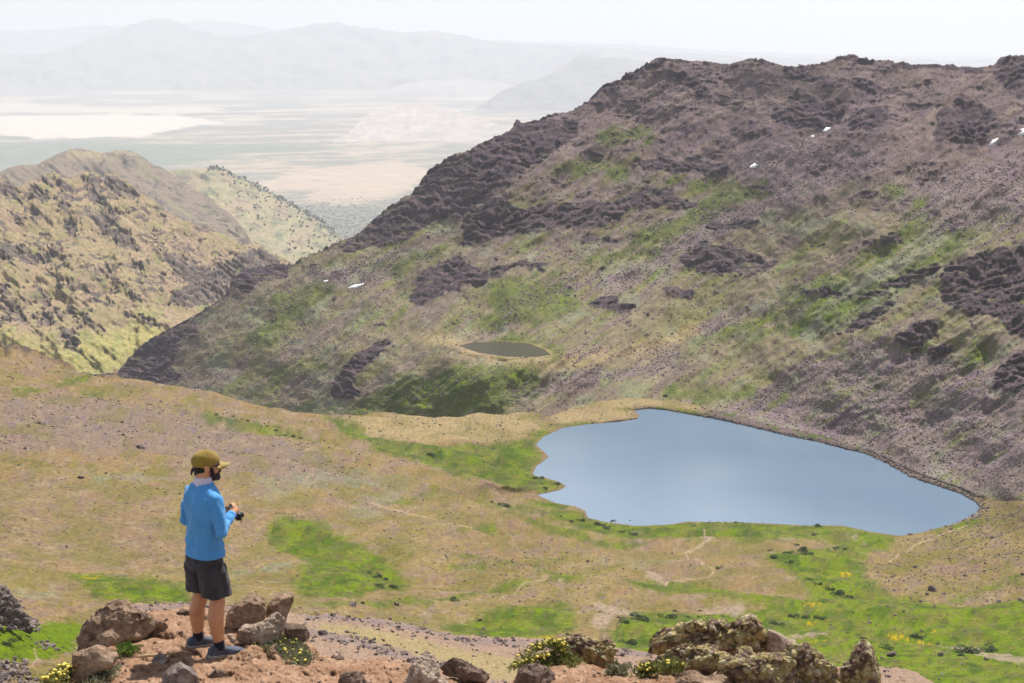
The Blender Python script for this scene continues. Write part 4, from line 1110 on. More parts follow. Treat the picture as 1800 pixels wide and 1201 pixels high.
ROCKS = [  # outline in the photograph, distance, material, depth, options, label
 ([(124,1185),(127,1165),(128,1150),(131,1130),(138,1110),(150,1090),(167,1074),(184,1064),(201,1059),(215,1061),(228,1066),(252,1081),(268,1096),(284,1107),(290,1117),(281,1127),(260,1135),(235,1146),(200,1165),(160,1190)],
  14.35, RM_BROWN, 0.85, dict(sub=6, cuts=16, rough=0.10), "largest brown boulder, dome shaped, at the left edge of the dirt mound"),
 ([(122,1196),(127,1148),(150,1141),(171,1130),(190,1144),(208,1153),(204,1169),(190,1177),(165,1190),(150,1206),(128,1210)],
  13.65, RM_BROWN, 0.7, dict(cuts=16, rough=0.035), "smooth fractured brown rock leaning on the front of the largest boulder"),
 ([(165,1126),(180,1113),(195,1108),(209,1119),(209,1131),(196,1137),(176,1132)], 13.75, RM_BROWN, 1.2, dict(cuts=12, rough=0.03), "angular block wedged in the front face of the largest boulder"),
 ([(302,1108),(305,1082),(316,1070),(332,1069),(346,1084),(352,1100),(346,1112),(318,1114)], 15.1, RM_DARK, 0.8, dict(cuts=10, rough=0.12), "crumbly brown rock behind the man's left leg"),
 ([(346,1110),(349,1090),(358,1079),(372,1080),(390,1084),(396,1104),(388,1116),(356,1116)], 15.0, RM_BROWN, 0.8, dict(cuts=10, rough=0.10), "brown rock seen between and behind the man's calves"),
 ([(391,1113),(394,1087),(401,1074),(413,1064),(430,1051),(441,1043),(448,1044),(452,1051),(463,1052),(467,1061),(468,1076),(465,1093),(448,1104),(431,1112),(414,1122),(396,1126)],
  14.6, RM_BROWN, 0.85, dict(sub=6, cuts=18, rough=0.05), "big brown rock with a notched pale top beside the man's legs"),
 ([(466,1092),(467,1077),(471,1061),(477,1053),(488,1046),(508,1043),(517,1046),(517,1054),(512,1068),(505,1083),(501,1100),(488,1106),(475,1104)],
  14.75, RM_BROWN, 0.8, dict(cuts=14, rough=0.035), "upright pointed rock leaning right at the end of the rock pile"),
 ([(412,1126),(418,1106),(437,1099),(458,1094),(476,1082),(487,1079),(500,1091),(502,1110),(490,1124),(471,1132),(446,1138),(420,1138)],
  14.1, RM_PALE, 0.9, dict(sub=6, cuts=9, rough=0.08), "pale tan slab with a sharp peak in front of the rock pile"),
 ([(499,1094),(517,1097),(537,1101),(544,1114),(542,1130),(538,1142),(530,1150),(522,1142),(508,1119),(499,1110)], 14.35, RM_DARK, 0.8, dict(cuts=12, rough=0.06), "dark reddish rock at the right end of the rock pile"),
 ([(528,1142),(536,1140),(544,1146),(544,1156),(534,1158),(527,1151)], 14.0, RM_DARK, 0.9, dict(sub=4, cuts=8), "small dark stone below the dark reddish rock"),
 ([(399,1114),(408,1115),(414,1124),(413,1133),(405,1130)], 14.0, RM_PALE, 0.9, dict(sub=4, cuts=8), "small pale stone just beyond the toe of the man's right shoe"),
 ([(466,1152),(478,1135),(486,1134),(485,1146),(475,1157)], 13.75, RM_BROWN, 0.9, dict(sub=4, cuts=10), "small pointed stone standing among the yellow flowers"),
 ([(266,1172),(269,1156),(279,1148),(291,1150),(298,1162),(291,1174),(279,1178)], 13.55, RM_GREY, 0.9, dict(cuts=10, rough=0.05), "round grey stone lying on the dry stick"),
 ([(281,1212),(283,1190),(295,1175),(316,1164),(335,1172),(348,1190),(352,1215),(316,1228)], 13.1, RM_GREY, 0.9, dict(cuts=12, rough=0.06), "pale topped grey rock cut by the bottom edge in front of the man"),
 ([(317,1165),(325,1157),(338,1158),(346,1170),(341,1182),(326,1180)], 13.45, RM_BROWN, 0.9, dict(sub=4, cuts=10), "small brown stone behind the pale topped grey rock"),
 ([(362,1191),(375,1181),(390,1177),(403,1185),(401,1195),(378,1198)], 13.2, RM_DARK, 0.9, dict(sub=4, cuts=10, rough=0.03), "flat dark stone sunk in the dirt below the man's shoes"),
 ([(573,1172),(580,1162),(596,1153),(604,1155),(607,1166),(602,1174),(585,1176)], 13.95, RM_DARK, 0.9, dict(sub=4, cuts=10), "small dark block on the rim of the dirt right of the flowers"),
 ([(590,1210),(597,1188),(610,1178),(625,1178),(640,1190),(648,1210),(620,1224)], 13.0, RM_DARK, 0.9, dict(cuts=12, rough=0.09), "lumpy brown rock at the bottom edge left of the pale wedge"),
 ([(702,1208),(716,1188),(722,1170),(731,1154),(750,1147),(763,1152),(770,1167),(776,1190),(792,1208),(760,1224),(716,1222)], 13.1, RM_PALE, 0.8, dict(sub=6, cuts=10, rough=0.08), "tall pale wedge of rock standing at the bottom edge"),
 ([(772,1176),(784,1164),(797,1156),(812,1159),(833,1174),(850,1182),(864,1200),(850,1208),(820,1200),(800,1192),(780,1190)], 13.5, RM_DARK, 0.9, dict(sub=6, cuts=14, rough=0.10), "jagged low brown rock right of the pale wedge"),
 ([(902,1210),(910,1181),(925,1170),(945,1166),(962,1174),(975,1190),(982,1212),(944,1226)], 13.0, RM_DARK, 0.9, dict(cuts=12, rough=0.06), "rounded split brown rock below the arch of yellow flowers"),
 ([(963,1182),(974,1168),(986,1170),(994,1181),(986,1188),(972,1188)], 13.6, RM_BROWN, 0.9, dict(sub=4, cuts=10), "small brown stone right of the rounded split rock"),
 ([(968,1136),(985,1128),(1000,1123),(1017,1117),(1043,1121),(1070,1125),(1083,1133),(1088,1148),(1082,1167),(1088,1184),(1063,1185),(1030,1172),(1005,1166),(985,1152)], 14.0, RM_LICH, 0.8, dict(sub=6, cuts=8, rough=0.06, knob=0.20), "low lichen crusted rock behind the arch of yellow flowers"),
 ([(1138,1138),(1144,1121),(1160,1111),(1181,1105),(1198,1093),(1215,1085),(1228,1089),(1242,1089),(1257,1086),(1279,1089),(1289,1096),(1303,1094),(1306,1082),(1322,1076),(1333,1082),(1343,1097),(1353,1120),(1363,1148),(1345,1165),(1308,1160),(1279,1158),(1230,1156),(1188,1154),(1166,1152),(1151,1166),(1141,1156)],
  14.1, RM_LICH, 0.55, dict(sub=6, cuts=8, rough=0.09, knob=0.20), "broad knobbly lichen outcrop with a horn on top, largest of the right group"),
 ([(1146,1172),(1169,1153),(1193,1139),(1213,1130),(1225,1137),(1242,1132),(1258,1133),(1276,1148),(1290,1156),(1287,1172),(1273,1185),(1254,1190),(1230,1186),(1206,1182),(1188,1188),(1157,1196),(1142,1192)],
  13.45, RM_LICH, 0.7, dict(sub=6, cuts=10, rough=0.08, knob=0.19), "sloping lichen spotted rock in front of the broad outcrop"),
 ([(1289,1160),(1294,1143),(1306,1136),(1320,1137),(1333,1158),(1331,1178),(1316,1188),(1297,1182)], 13.35, RM_LICH, 0.9, dict(cuts=8, rough=0.08, knob=0.19), "squarish lichen rock below the horn of the broad outcrop"),
 ([(1183,1210),(1193,1183),(1206,1178),(1224,1183),(1242,1192),(1267,1187),(1283,1190),(1291,1212),(1240,1226)], 13.1, RM_BROWN, 0.9, dict(cuts=12, rough=0.06), "bare brown rock at the bottom edge below the lichen rocks"),
 ([(1304,1208),(1311,1191),(1325,1187),(1337,1204),(1330,1218),(1310,1218)], 13.1, RM_DARK, 0.9, dict(sub=4, cuts=10), "small brown rock at the bottom edge right of the bare brown rock"),
 ([(1343,1152),(1348,1104),(1365,1109),(1385,1121),(1402,1129),(1400,1152),(1372,1158)], 14.2, RM_PALE, 0.7, dict(cuts=8, rough=0.03), "smooth pale sloping rock between the two lichen outcrops"),
 ([(1341,1165),(1348,1152),(1379,1146),(1383,1129),(1392,1127),(1422,1131),(1442,1146),(1449,1156),(1469,1168),(1478,1182),(1484,1215),(1430,1230),(1386,1220),(1372,1188),(1350,1184)], 13.5, RM_LICH, 0.7, dict(sub=6, cuts=8, rough=0.09, knob=0.20), "lichen outcrop right of the pale sloping rock"),
 ([(1258,1166),(1290,1152),(1350,1150),(1404,1160),(1408,1200),(1350,1215),(1262,1206)], 13.75, RM_LICH, 0.7, dict(sub=6, cuts=8, rough=0.08, knob=0.18), "low lichen rock filling the gap between the two outcrops"),
 ([(1474,1172),(1494,1163),(1499,1143),(1508,1132),(1523,1127),(1533,1134),(1541,1150),(1547,1171),(1554,1215),(1516,1232),(1480,1220)], 13.6, RM_LICH, 0.8, dict(sub=6, cuts=8, rough=0.06, knob=0.12), "pointed dark lichen rock at the right end of the mound"),
]
for k, (pts, Y, mat, dep, opt, label) in enumerate(ROCKS):
    low_ = max(p[1] for p in pts)
    if low_ > 1195:                                   # rocks at the near rim stand on the soil right there
        Y = min(Y, on(GF, sum(p[0] for p in pts) / len(pts), min(low_, 1215) - 6).y + 0.05)
    tag(outline_rock(pts, Y, mat, 11 + k, depth=dep, **opt), label, "rock")

# boulders lying about on the meadow and the spur
def free_rock(seed, sub=3):
    V, Fc = ICO[sub]; q = V.copy() * 0.5
    rg = np.random.RandomState(seed)
    q *= (1.15, 0.95, 0.75)
    for _ in range(12):
        n = rg.normal(size=3); n /= np.linalg.norm(n); h = q @ n; d = np.quantile(h, rg.uniform(0.72, 0.92))
        q -= np.maximum(0, h - d)[:, None] * n * 0.95
    q = q + normals(q, Fc) * (fbm3(q * 4 + seed, 4) * 0.06)[:, None]
    return q, Fc
BM_D = rock_mat("boulder_dark", (0.125, 0.098, 0.088), (0.20, 0.16, 0.145), (0.07, 0.055, 0.052), scale=3.0, bd=0.1)
BM_G = rock_mat("boulder_grey", (0.20, 0.16, 0.145), (0.30, 0.25, 0.23), (0.11, 0.09, 0.085), scale=3.0, bd=0.1)
tag(outline_rock([(-60,1120),(-50,1050),(-10,1036),(8,1034),(20,1046),(40,1074),(58,1098),(62,1112),(20,1122)], 352.0, rock_mat("craggy_rock", (0.16, 0.122, 0.108), (0.25, 0.195, 0.17), (0.08, 0.06, 0.056), scale=0.35, bd=0.6), 91, depth=0.8, sub=6, cuts=12, rough=0.10, knob=0.14), "craggy dark knob at the left edge under a pile of blocks", "rock")
PROTO = {}
def boulder(G, px, py, w, dark, label, group, idx, tall=1.0):
    p = at(px, py, 349.0 - 6 * RG.rand()) if G is None else on(G, px, py)
    key = (idx % 6, dark)
    if key not in PROTO:
        q, Fc = free_rock(300 + idx % 6, 4)
        o = mesh_obj("boulder", q, Fc, BM_D if dark else BM_G, False)
        PROTO[key] = o
    else:
        o = PROTO[key].copy(); COL.objects.link(o)
    s = w * p.y / F
    o.location = p + Vector((0, 0, 0.14 * s)); o.scale = (s, s * 0.9, s * 0.95 * tall); o.rotation_euler = (0.1 * math.sin(idx), 0.15 * math.cos(idx * 2.1), idx * 1.7)
    tag(o, label, "boulder", group)
    return o
SINGLE = [
 (GA,143,847,15,1,"dark double lumped boulder alone on the tan slope left of the man's shoulder"), (GA,186,834,9,1,"small dark boulder right of the dark double lumped one, left of the cap"),
 (GA,458,841,9,0,"grey boulder on the tan slope just right of the man's collar"), (GA,118,956,9,1,"dark stone alone on the tan slope left of the man's waist"),
 (GA,217,771,9,1,"dark boulder on the purple stony slope up and left of the cap"), (GA,281,709,10,1,"dark upright boulder on the grassy crest left of the green willows"),
 (GA,622,1073,22,1,"largest dark boulder with a cap stone behind the creek, right of the rock pile"), (GA,697,1065,13,0,"grey brown boulder beside the narrow green creek strip"),
 (GA,1059,1056,12,0,"grey block on the pink gravel left of the lichen outcrop"), (GA,1113,1086,13,0,"flat grey slab just above the willows left of the lichen outcrop"),
 (GA,1640,1037,27,1,"largest dark boulder of the pile on the right hand slope"), (GA,1658,1044,12,0,"pale boulder touching the right side of the largest dark boulder"),
 (GA,1629,1045,12,1,"dark boulder at the left foot of the largest dark boulder"), (GA,1608,994,12,1,"dark boulder on the slope below the right end of the lake"),
 (GA,1745,954,15,1,"flat dark boulder high on the right slope below the scree tongue"), (GA,1569,1159,22,1,"black boulder in green grass right of the pointed lichen rock"),
 (GA,1551,1165,10,0,"grey boulder touching the pointed lichen rock"), (GA,1795,1062,16,0,"tan boulder under the grassy bank at the right edge"),
 (GA,1798,1015,13,1,"tall dark rock standing on the slope at the right edge"), (GA,1653,1152,20,0,"pale flat boulder in bright grass at the lower right"),
 (GA,1600,941,10,1,"dark boulder on the shore at the right tip of the lake"), (GA,1755,1053,16,0,"brown rock face under the grassy bank near the right edge"),
]
for k, (G, px, py, w, dk, lab) in enumerate(SINGLE):
    boulder(G, px, py, w, dk, lab, None, k, 1.6 if "tall" in lab or "upright" in lab else 1.0)
MANY = [
 (GA, [(45,790,10),(75,746,14),(68,742,10),(245,795,13),(236,790,9),(255,798,9),(150,742,9),(215,740,9),(350,765,9),(300,765,8)], 1, "dark weathered boulder on the purple stony slope at the left", "boulders on the purple stony slope"),
 (GA, [(638,1066,10),(1026,1082,8),(1056,1083,9),(1057,1110,8),(850,1104,9),(845,1085,9),(1087,1095,8),(963,1050,7),(763,1026,7),(1033,985,9),(1104,970,6),(1182,972,7)], 1, "dark boulder scattered on the middle meadow below the lake", "boulders on the middle meadow"),
 (GA, [(1748,981,9),(1770,979,10),(1669,979,7),(1569,1019,9),(1562,1024,9),(1670,931,10),(1577,994,10),(1696,1020,10),(1730,1006,10),(1751,1017,9),(1572,1041,9),(1610,1043,8),(1600,1048,8),(1618,1054,9),(1636,932,8),(1695,915,9),(1712,912,10),(1790,905,9),(1680,1035,7)], 0, "grey boulder strewn on the tan slope right of the lake end", "boulders on the slope right of the lake end"),
 (GA, [(1561,1077,9),(1588,1084,10),(1529,1090,10),(1573,1085,9),(1620,1105,9),(1734,1158,12),(1691,1173,9),(1655,1189,9),(1460,1090,7),(1500,1078,7),(1650,1118,8),(1600,1095,7)], 0, "grey boulder lying in the bright green grass at the lower right", "boulders in the green grass at the lower right"),
 (GSP, [(618,1127,12),(627,1137,12),(553,1122,12),(587,1084,15),(830,1135,13),(783,1123,10),(748,1122,9),(905,1137,12),(862,1152,8),(567,1116,20),(700,1103,10),(950,1140,9),(660,1150,9),(690,1158,10)], 1, "dark stone on the stony spur beyond the dirt mound", "dark stones on the stony spur"),
 (None, [(-24,1052,26),(-6,1046,24),(10,1052,22),(26,1068,20),(2,1066,24),(16,1078,22),(36,1082,20),(-10,1080,26),(6,1094,22),(28,1096,20),(46,1094,18),(54,1104,14),(18,1106,20),(40,1108,18),(-12,1102,26),(64,1110,10),(34,1064,12),(20,1056,10),(48,1084,10),(8,1036,14),(-10,1034,16)], 1, "dark block piled in the rocky hump at the left edge", "dark blocks in the rocky hump"),
 (GA, [(8,1176,22),(28,1172,14),(44,1182,18),(20,1190,24),(50,1196,16),(90,1140,16),(74,1136,12),(100,1146,10),(6,1198,24)], 0, "grey block below the grass at the lower left corner", "grey blocks at the lower left corner"),
 (GB, [(1170,697,11),(1440,655,8),(1590,715,9),(1606,772,9),(1620,760,8),(1656,722,10),(1715,718,9),(1643,780,9),(1740,720,8)], 1, "large stone standing out of the scree above the lake", "large stones in the scree above the lake"),
]
ORD = 'first second third fourth fifth sixth seventh eighth ninth tenth eleventh twelfth thirteenth fourteenth fifteenth sixteenth seventeenth eighteenth nineteenth twentieth twenty-first twenty-second'.split()
def which(lab, k, n):
    return lab if n == 1 else lab + (', leftmost' if k == 0 else ', rightmost' if k == n - 1 else ', %s from the left' % ORD[k])
kk = 50
for G, spots, dk, lab0, grp in MANY:
    for nth, (px, py, w) in enumerate(sorted(spots)):
        lab = which(lab0, nth, len(spots))
        kk += 1
        boulder(G, px, py, w, dk, lab, grp, kk)

# snow patches on the ridge
m_snow, _nt, _b = new_mat("old_snow"); _b.inputs["Base Color"].default_value = (0.74, 0.74, 0.745, 1); _b.inputs["Roughness"].default_value = 0.7
def snow(pts, label):
    c = np.mean(pts, 0); P = np.array([on(GB, *p)[:] for p in pts]); ctr = np.array(on(GB, *c)[:])
    P[:, 1] -= 0.8; P[:, 2] += 0.3; ctr[1] -= 1.1; ctr[2] += 0.4
    V = np.r_[P, [ctr], P + (0, 3, -2)]; n = len(pts)
    Fc = [(i, (i + 1) % n, n) for i in range(n)] + [(i, i + n + 1, (i + 1) % n) for i in range(n)] + [((i + 1) % n, i + n + 1, (i + 1) % n + n + 1) for i in range(n)]
    tag(mesh_obj("snow_patch", V, Fc, m_snow), label, "snow")
for pts, lab in [
 ([(612,505),(622,501),(640,499),(641,502),(628,506),(614,508)], "longest snow patch, on the scree of the left shoulder"), ([(569,498),(577,498),(577,501),(570,501)], "tiny snow speck left of the longest snow patch"),
 ([(1317,297),(1325,293),(1333,294),(1328,298),(1318,299)], "flat snow patch in the middle of the ridge below the brown crest"), ([(1448,225),(1454,218),(1463,217),(1458,222),(1450,227)], "slanting snow patch beside the small cliff under the crest"),
 ([(1425,237),(1431,234),(1432,238),(1427,239)], "small snow speck below the slanting snow patch"), ([(1738,250),(1746,243),(1756,240),(1752,245),(1741,251)], "thin snow streak right of the big square cliff"),
 ([(1788,236),(1794,228),(1806,225),(1806,236),(1794,238)], "snow patch cut by the right edge of the view")]:
    snow(pts, lab)

# ------------------------------------------------------------------ willows, junipers
def leaf_mat(name, a, b, trans=0.25):
    m, nt, bs = new_mat(name)
    n = noise_node(nt, 2.2, 3, 0.6)
    oi = N(nt, "ShaderNodeObjectInfo")
    ad = N(nt, "ShaderNodeMath", operation='MULTIPLY_ADD'); nt.links.new(oi.outputs["Random"], ad.inputs[0]); ad.inputs[1].default_value = 0.25; nt.links.new(n.outputs[0], ad.inputs[2])
    r = ramp(nt, ad.outputs[0], [(0.35, a), (0.85, b)])
    nt.links.new(r.outputs[0], bs.inputs["Base Color"])
    bs.inputs["Roughness"].default_value = 0.6
    bs.inputs["Specular IOR Level"].default_value = 0.25
    tr = N(nt, "ShaderNodeBsdfTranslucent"); nt.links.new(r.outputs[0], tr.inputs[0])
    mx = N(nt, "ShaderNodeMixShader"); mx.inputs[0].default_value = trans
    nt.links.new(bs.outputs[0], mx.inputs[1]); nt.links.new(tr.outputs[0], mx.inputs[2])
    nt.links.new(mx.outputs[0], nt.nodes["Material Output"].inputs["Surface"])
    return m
LM_WILLOW = leaf_mat("willow_leaf", (0.035, 0.062, 0.022), (0.085, 0.125, 0.045))
LM_BRIGHT = leaf_mat("bright_leaf", (0.07, 0.13, 0.02), (0.15, 0.22, 0.04))
def leaf_cloud(n, seed, size, squash=0.6, lobes=6):
    rg = np.random.RandomState(seed)
    ctr = np.c_[rg.uniform(-.32, .32, lobes), rg.uniform(-.32, .32, lobes), rg.uniform(.02, .22, lobes)]; rad = rg.uniform(.14, .26, lobes)
    k = rg.randint(0, lobes, n); d = rg.normal(size=(n, 3)); d /= np.linalg.norm(d, axis=1)[:, None]; d[:, 2] = np.abs(d[:, 2]) * 1.0 - 0.15
    p = ctr[k] + d * (rad[k] * rg.uniform(.75, 1.08, n))[:, None]
    p[:, 2] = np.maximum(p[:, 2], 0.0) * squash / 0.5
    u = rg.normal(size=(n, 3)); u /= np.linalg.norm(u, axis=1)[:, None]
    v = np.cross(u, d + 0.6 * rg.normal(size=(n, 3))); v /= np.linalg.norm(v, axis=1)[:, None] + 1e-9
    s = (size * rg.uniform(.6, 1.4, n))[:, None]
    V = np.stack([p - u * s, p + v * s * .6, p + u * s, p - v * s * .6], 1).reshape(-1, 3)
    return V, np.arange(4 * n).reshape(n, 4)
BUSH = {}
def bush(G, px, py, w, label, group, idx, bright=False, flat=1.0):
    p = on(G, px, py); s = w * p.y / F
    key = (idx % 4, bright)
    if key not in BUSH:
        V, Fc = leaf_cloud(900, 500 + idx % 4, 0.035)
        o = mesh_obj("willow_bush", V, Fc, LM_BRIGHT if bright else LM_WILLOW, False); BUSH[key] = o
    else:
        o = BUSH[key].copy(); COL.objects.link(o)
    o.location = p - Vector((0, 0, 0.03 * s)); o.scale = (s, s * 0.9, s * 0.62 * flat); o.rotation_euler = (0, 0, idx * 2.3)
    tag(o, label, "bush", group)
BUSHES = [
 (GA, [(942,841,14),(953,840,14),(979,852,18),(960,860,14)], "rounded willow bush on the grassy point in the lake", "bushes on the grassy point"),
 (GA, [(757,799,22)], "lone dark willow patch in the marsh left of the lake", None),
 (GA, [(892,890,24),(878,888,18),(865,884,12),(772,798,8)], "low dark willow in the green strip running down to the lake", "bushes in the green strip"),
 (GA, [(1050,923,20),(1067,930,22),(1023,916,20),(1094,937,18),(1114,941,20),(1004,920,14),(1105,918,11),(1077,917,13),(1092,916,8),(1060,926,14),(985,910,12)], "dark willow at the lower left corner of the lake", "bushes at the lower left corner of the lake"),
 (GA, [(1437,926,19)], "lone round dark bush on the near shore of the lake", None), (GA, [(1207,958,13)], "small dark bush beside the footpath below the lake", None),
 (GA, [(1361,980,24),(1386,975,24),(1411,972,28),(1386,986,20),(1417,980,26),(1400,960,14),(1353,969,11),(1433,944,14),(1470,965,16),(1485,964,14),(1264,1000,17)], "willow thicket at the stream outlet below the lake", "thickets at the stream outlet"),
 (GA, [(1475,1041,36),(1438,1032,15),(1425,1026,14),(1460,1036,22),(1490,1045,18)], "grey green willow along the stream right of the outcrop", "willows along the stream"),
 (GA, [(1444,1082,28),(1394,1080,28),(1416,1078,20),(1366,1091,30)], "flat dark willow in the bright meadow above the lichen outcrop", "flat willows above the lichen outcrop"),
 (GA, [(1170,1090,36)], "largest round dark willow left of the lichen outcrop", None), (GA, [(1122,1098,42),(1108,1125,42),(1098,1102,26)], "wide grey green willow beside the lichen outcrop's left edge", "wide willows left of the lichen outcrop"),
 (GA, [(1189,1074,13),(1230,1067,11),(1230,1085,12),(1270,1080,10),(1208,1086,10)], "small bush on the meadow directly above the lichen outcrop", "small bushes above the lichen outcrop"),
 (GA, [(670,1040,26),(690,1034,24),(677,1013,18),(665,1003,24),(650,998,14),(660,1012,16)], "dark shrub right of the green patch beside the man", "shrubs at the green patch beside the man"),
 (GA, [(797,1059,26)], "dark shrub at the bend of the green creek strip", None), (GA, [(997,1110,20)], "small dark shrub right of the round green patch", None),
 (GA, [(1705,1144,56),(1740,1140,46),(1690,1150,30)], "broad sprawling willow in the lower right meadow", "sprawling willows at the lower right"), (GA, [(1575,1115,18),(1610,1112,30),(1520,1118,22)], "low dark shrub in the meadow right of the outcrop", "low shrubs right of the outcrop"),
 (GA, [(436,744,13),(470,752,9),(485,756,9),(515,764,15),(527,767,10),(380,737,11),(410,739,11),(425,742,9),(500,760,9)], "dark willow on the green streak across the left ridge", "willows on the green streak"),
 (GA, [(34,826,10)], "lone green bush at the left edge of the tan slope", None), (GA, [(14,1140,36)], "round dark bush in bright grass at the left edge", None),
]
kk = 0
for G, spots, lab0, grp in BUSHES:
    for nth, (px, py, w) in enumerate(sorted(spots)):
        lab = which(lab0, nth, len(spots))
        bush(G, px, py, w, lab, grp, kk); kk += 1
bush(GA, 1558, 1134, 40, "bright green bush right of the pointed lichen rock", None, 1, True)
LM_JUN = leaf_mat("juniper_leaf", (0.022, 0.034, 0.024), (0.045, 0.06, 0.04), 0.1)
V, Fc = leaf_cloud(160, 77, 0.10, 0.95, 4)
jp = None
for k in range(300):
    s = float(FAR_TREES[1][k]); p = FAR_TREES[0][k]
    if jp is None:
        jp = mesh_obj("juniper_tree", V, Fc, LM_JUN, False); o = jp
    else:
        o = jp.copy(); COL.objects.link(o)
    o.location = (p[0], p[1], p[2] - 0.35 * s); o.scale = (s, s, s * 1.5); o.rotation_euler = (0, 0, k)
    tag(o, "dark juniper dotted along the far wooded spur", "tree", "junipers on the far spur")

# ------------------------------------------------------------------ plants on the mound
LM_GREYG = leaf_mat("grey_green_leaf", (0.12, 0.13, 0.06), (0.26, 0.25, 0.15))
LM_OLIVE = leaf_mat("olive_leaf", (0.10, 0.12, 0.03), (0.22, 0.22, 0.07))
m_fl, _nt, _b = new_mat("yellow_flower"); _b.inputs["Base Color"].default_value = (0.66, 0.54, 0.09, 1); _b.inputs["Roughness"].default_value = 0.7
def blades(spots, rg, n, size, up):
    """Many small upright leaves around the given points."""
    k = rg.randint(0, len(spots), n); p = spots[k] + rg.normal(size=(n, 3)) * (0.035, 0.03, 0.012)
    d = rg.normal(size=(n, 3)) * 0.7 + (0, -0.25, up); d /= np.linalg.norm(d, axis=1)[:, None]
    sd_ = np.cross(d, rg.normal(size=(n, 3))); sd_ /= np.linalg.norm(sd_, axis=1)[:, None]
    L = (size * rg.uniform(.6, 1.5, n))[:, None]; w = L * 0.16
    V = np.stack([p - sd_ * w, p + sd_ * w, p + d * L * .6 + sd_ * w * 1.2, p + d * L, p + d * L * .6 - sd_ * w * 1.2], 1)
    return V
def plant(name, pts, Yoff, nleaf, nflower, size, mat, label, cat, seed, up=0.9, fsize=0.012, hgt=0.0):
    rg = np.random.RandomState(seed)
    base = on(GF, *np.mean(pts, 0)); root = bpy.data.objects.new(name, None); COL.objects.link(root); root.location = base
    tag(root, label, cat)
    spots = []
    for _ in range(140):
        i = rg.randint(0, len(pts) - 1); t = rg.rand(); q = np.array(pts[i]) * (1 - t) + np.array(pts[i + 1]) * t + rg.normal(size=2) * (3, 2.2)
        g = on(GF, *q); v = at(q[0], q[1], g.y + Yoff)
        spots.append(v - base)
    spots = np.array([s[:] for s in spots])
    V = blades(spots, rg, nleaf, size, up)
    n = len(V); i = np.arange(n)[:, None] * 5
    Fq = np.r_[np.c_[i, i + 1, i + 2, i + 4], np.c_[i + 4, i + 2, i + 3, i + 3]]
    me = bpy.data.meshes.new("foliage")
    me.from_pydata(V.reshape(-1, 3).tolist(), [], [(k * 5, k * 5 + 1, k * 5 + 2, k * 5 + 3, k * 5 + 4) for k in range(n)])
    me.materials.append(mat); f = bpy.data.objects.new("foliage", me); COL.objects.link(f); f.parent = root
    if nflower:
        v0, f0 = ICO[2]; VV, FF = [], []
        for k in range(nflower):
            p = spots[rg.randint(len(spots))] + np.array((rg.normal() * .03, -0.02 + rg.normal() * .02, size * 0.8 + rg.uniform(-.01, .03)))
            s = fsize * rg.uniform(.6, 1.3)
            VV.append(v0 * (s, s, s * .7) * (1 + 0.2 * rg.normal(size=(len(v0), 1))) + p); FF.append(f0 + k * len(v0))
        o = mesh_obj("flower_heads", np.concatenate(VV), np.concatenate(FF), m_fl, True, root); o["kind"] = "stuff"
    return root
plant("buckwheat_plant", [(452,1131),(470,1126),(488,1130),(505,1126),(520,1140),(536,1152),(530,1164),(515,1156),(498,1146),(462,1136)], 0.0, 3600, 34, 0.032, LM_GREYG, "grey green mat of yellow buckwheat at the foot of the rock pile", "plant", 1)
plant("buckwheat_plant", [(84,1204),(98,1192),(110,1184),(121,1176),(120,1192),(104,1202)], 0.0, 1100, 75, 0.03, LM_OLIVE, "bright yellow flower cluster against the largest boulder at the lower left", "plant", 2, fsize=0.014)
plant("buckwheat_plant", [(908,1178),(918,1164),(930,1150),(944,1140),(960,1134),(978,1131),(988,1140),(975,1152),(950,1158),(925,1170)], 0.0, 1500, 100, 0.026, LM_OLIVE, "arching yellow flowered cushion spilling over the rounded split rock", "plant", 3, fsize=0.013)
plant("buckwheat_plant", [(1126,1186),(1132,1180),(1138,1172),(1144,1176),(1146,1186)], -0.1, 800, 22, 0.028, LM_OLIVE, "small yellow flowered clump at the left foot of the lichen rocks", "plant", 4, fsize=0.013)
plant("green_tuft", [(216,1146),(224,1140),(230,1142)], -0.1, 360, 0, 0.035, LM_BRIGHT, "small bright green tuft in the dirt right of the largest boulder", "plant", 5)
plant("grass_tuft", [(160,1206),(172,1196),(184,1184),(191,1174)], -0.15, 900, 0, 0.045, LM_GREYG, "dry grey green grass at the foot of the smooth fractured rock", "plant", 6)
plant("green_tuft", [(1284,1186),(1292,1184),(1300,1188),(1296,1194)], -0.3, 260, 0, 0.024, LM_BRIGHT, "green tuft in the shade under the squarish lichen rock", "plant", 7)
plant("green_tuft", [(1332,1184),(1338,1186),(1344,1190)], -0.3, 220, 0, 0.024, LM_BRIGHT, "green tuft between the squarish rock and the right lichen outcrop", "plant", 8)
plant("buckwheat_plant", [(1172,1176),(1180,1170),(1188,1172),(1184,1182)], -0.55, 350, 5, 0.045, LM_OLIVE, "olive plant with a few yellow blooms on the sloping lichen rock", "plant", 9)
plant("grass_tuft", [(1078,1180),(1088,1178),(1092,1184)], -0.1, 300, 0, 0.05, LM_GREYG, "grey grass tuft at the right foot of the low lichen rock", "plant", 10)
plant("grass_tuft", [(945,1178),(970,1162),(1000,1160),(1010,1166)], -0.05, 1000, 0, 0.032, LM_OLIVE, "olive green leaves below the arching flowered cushion", "plant", 11)

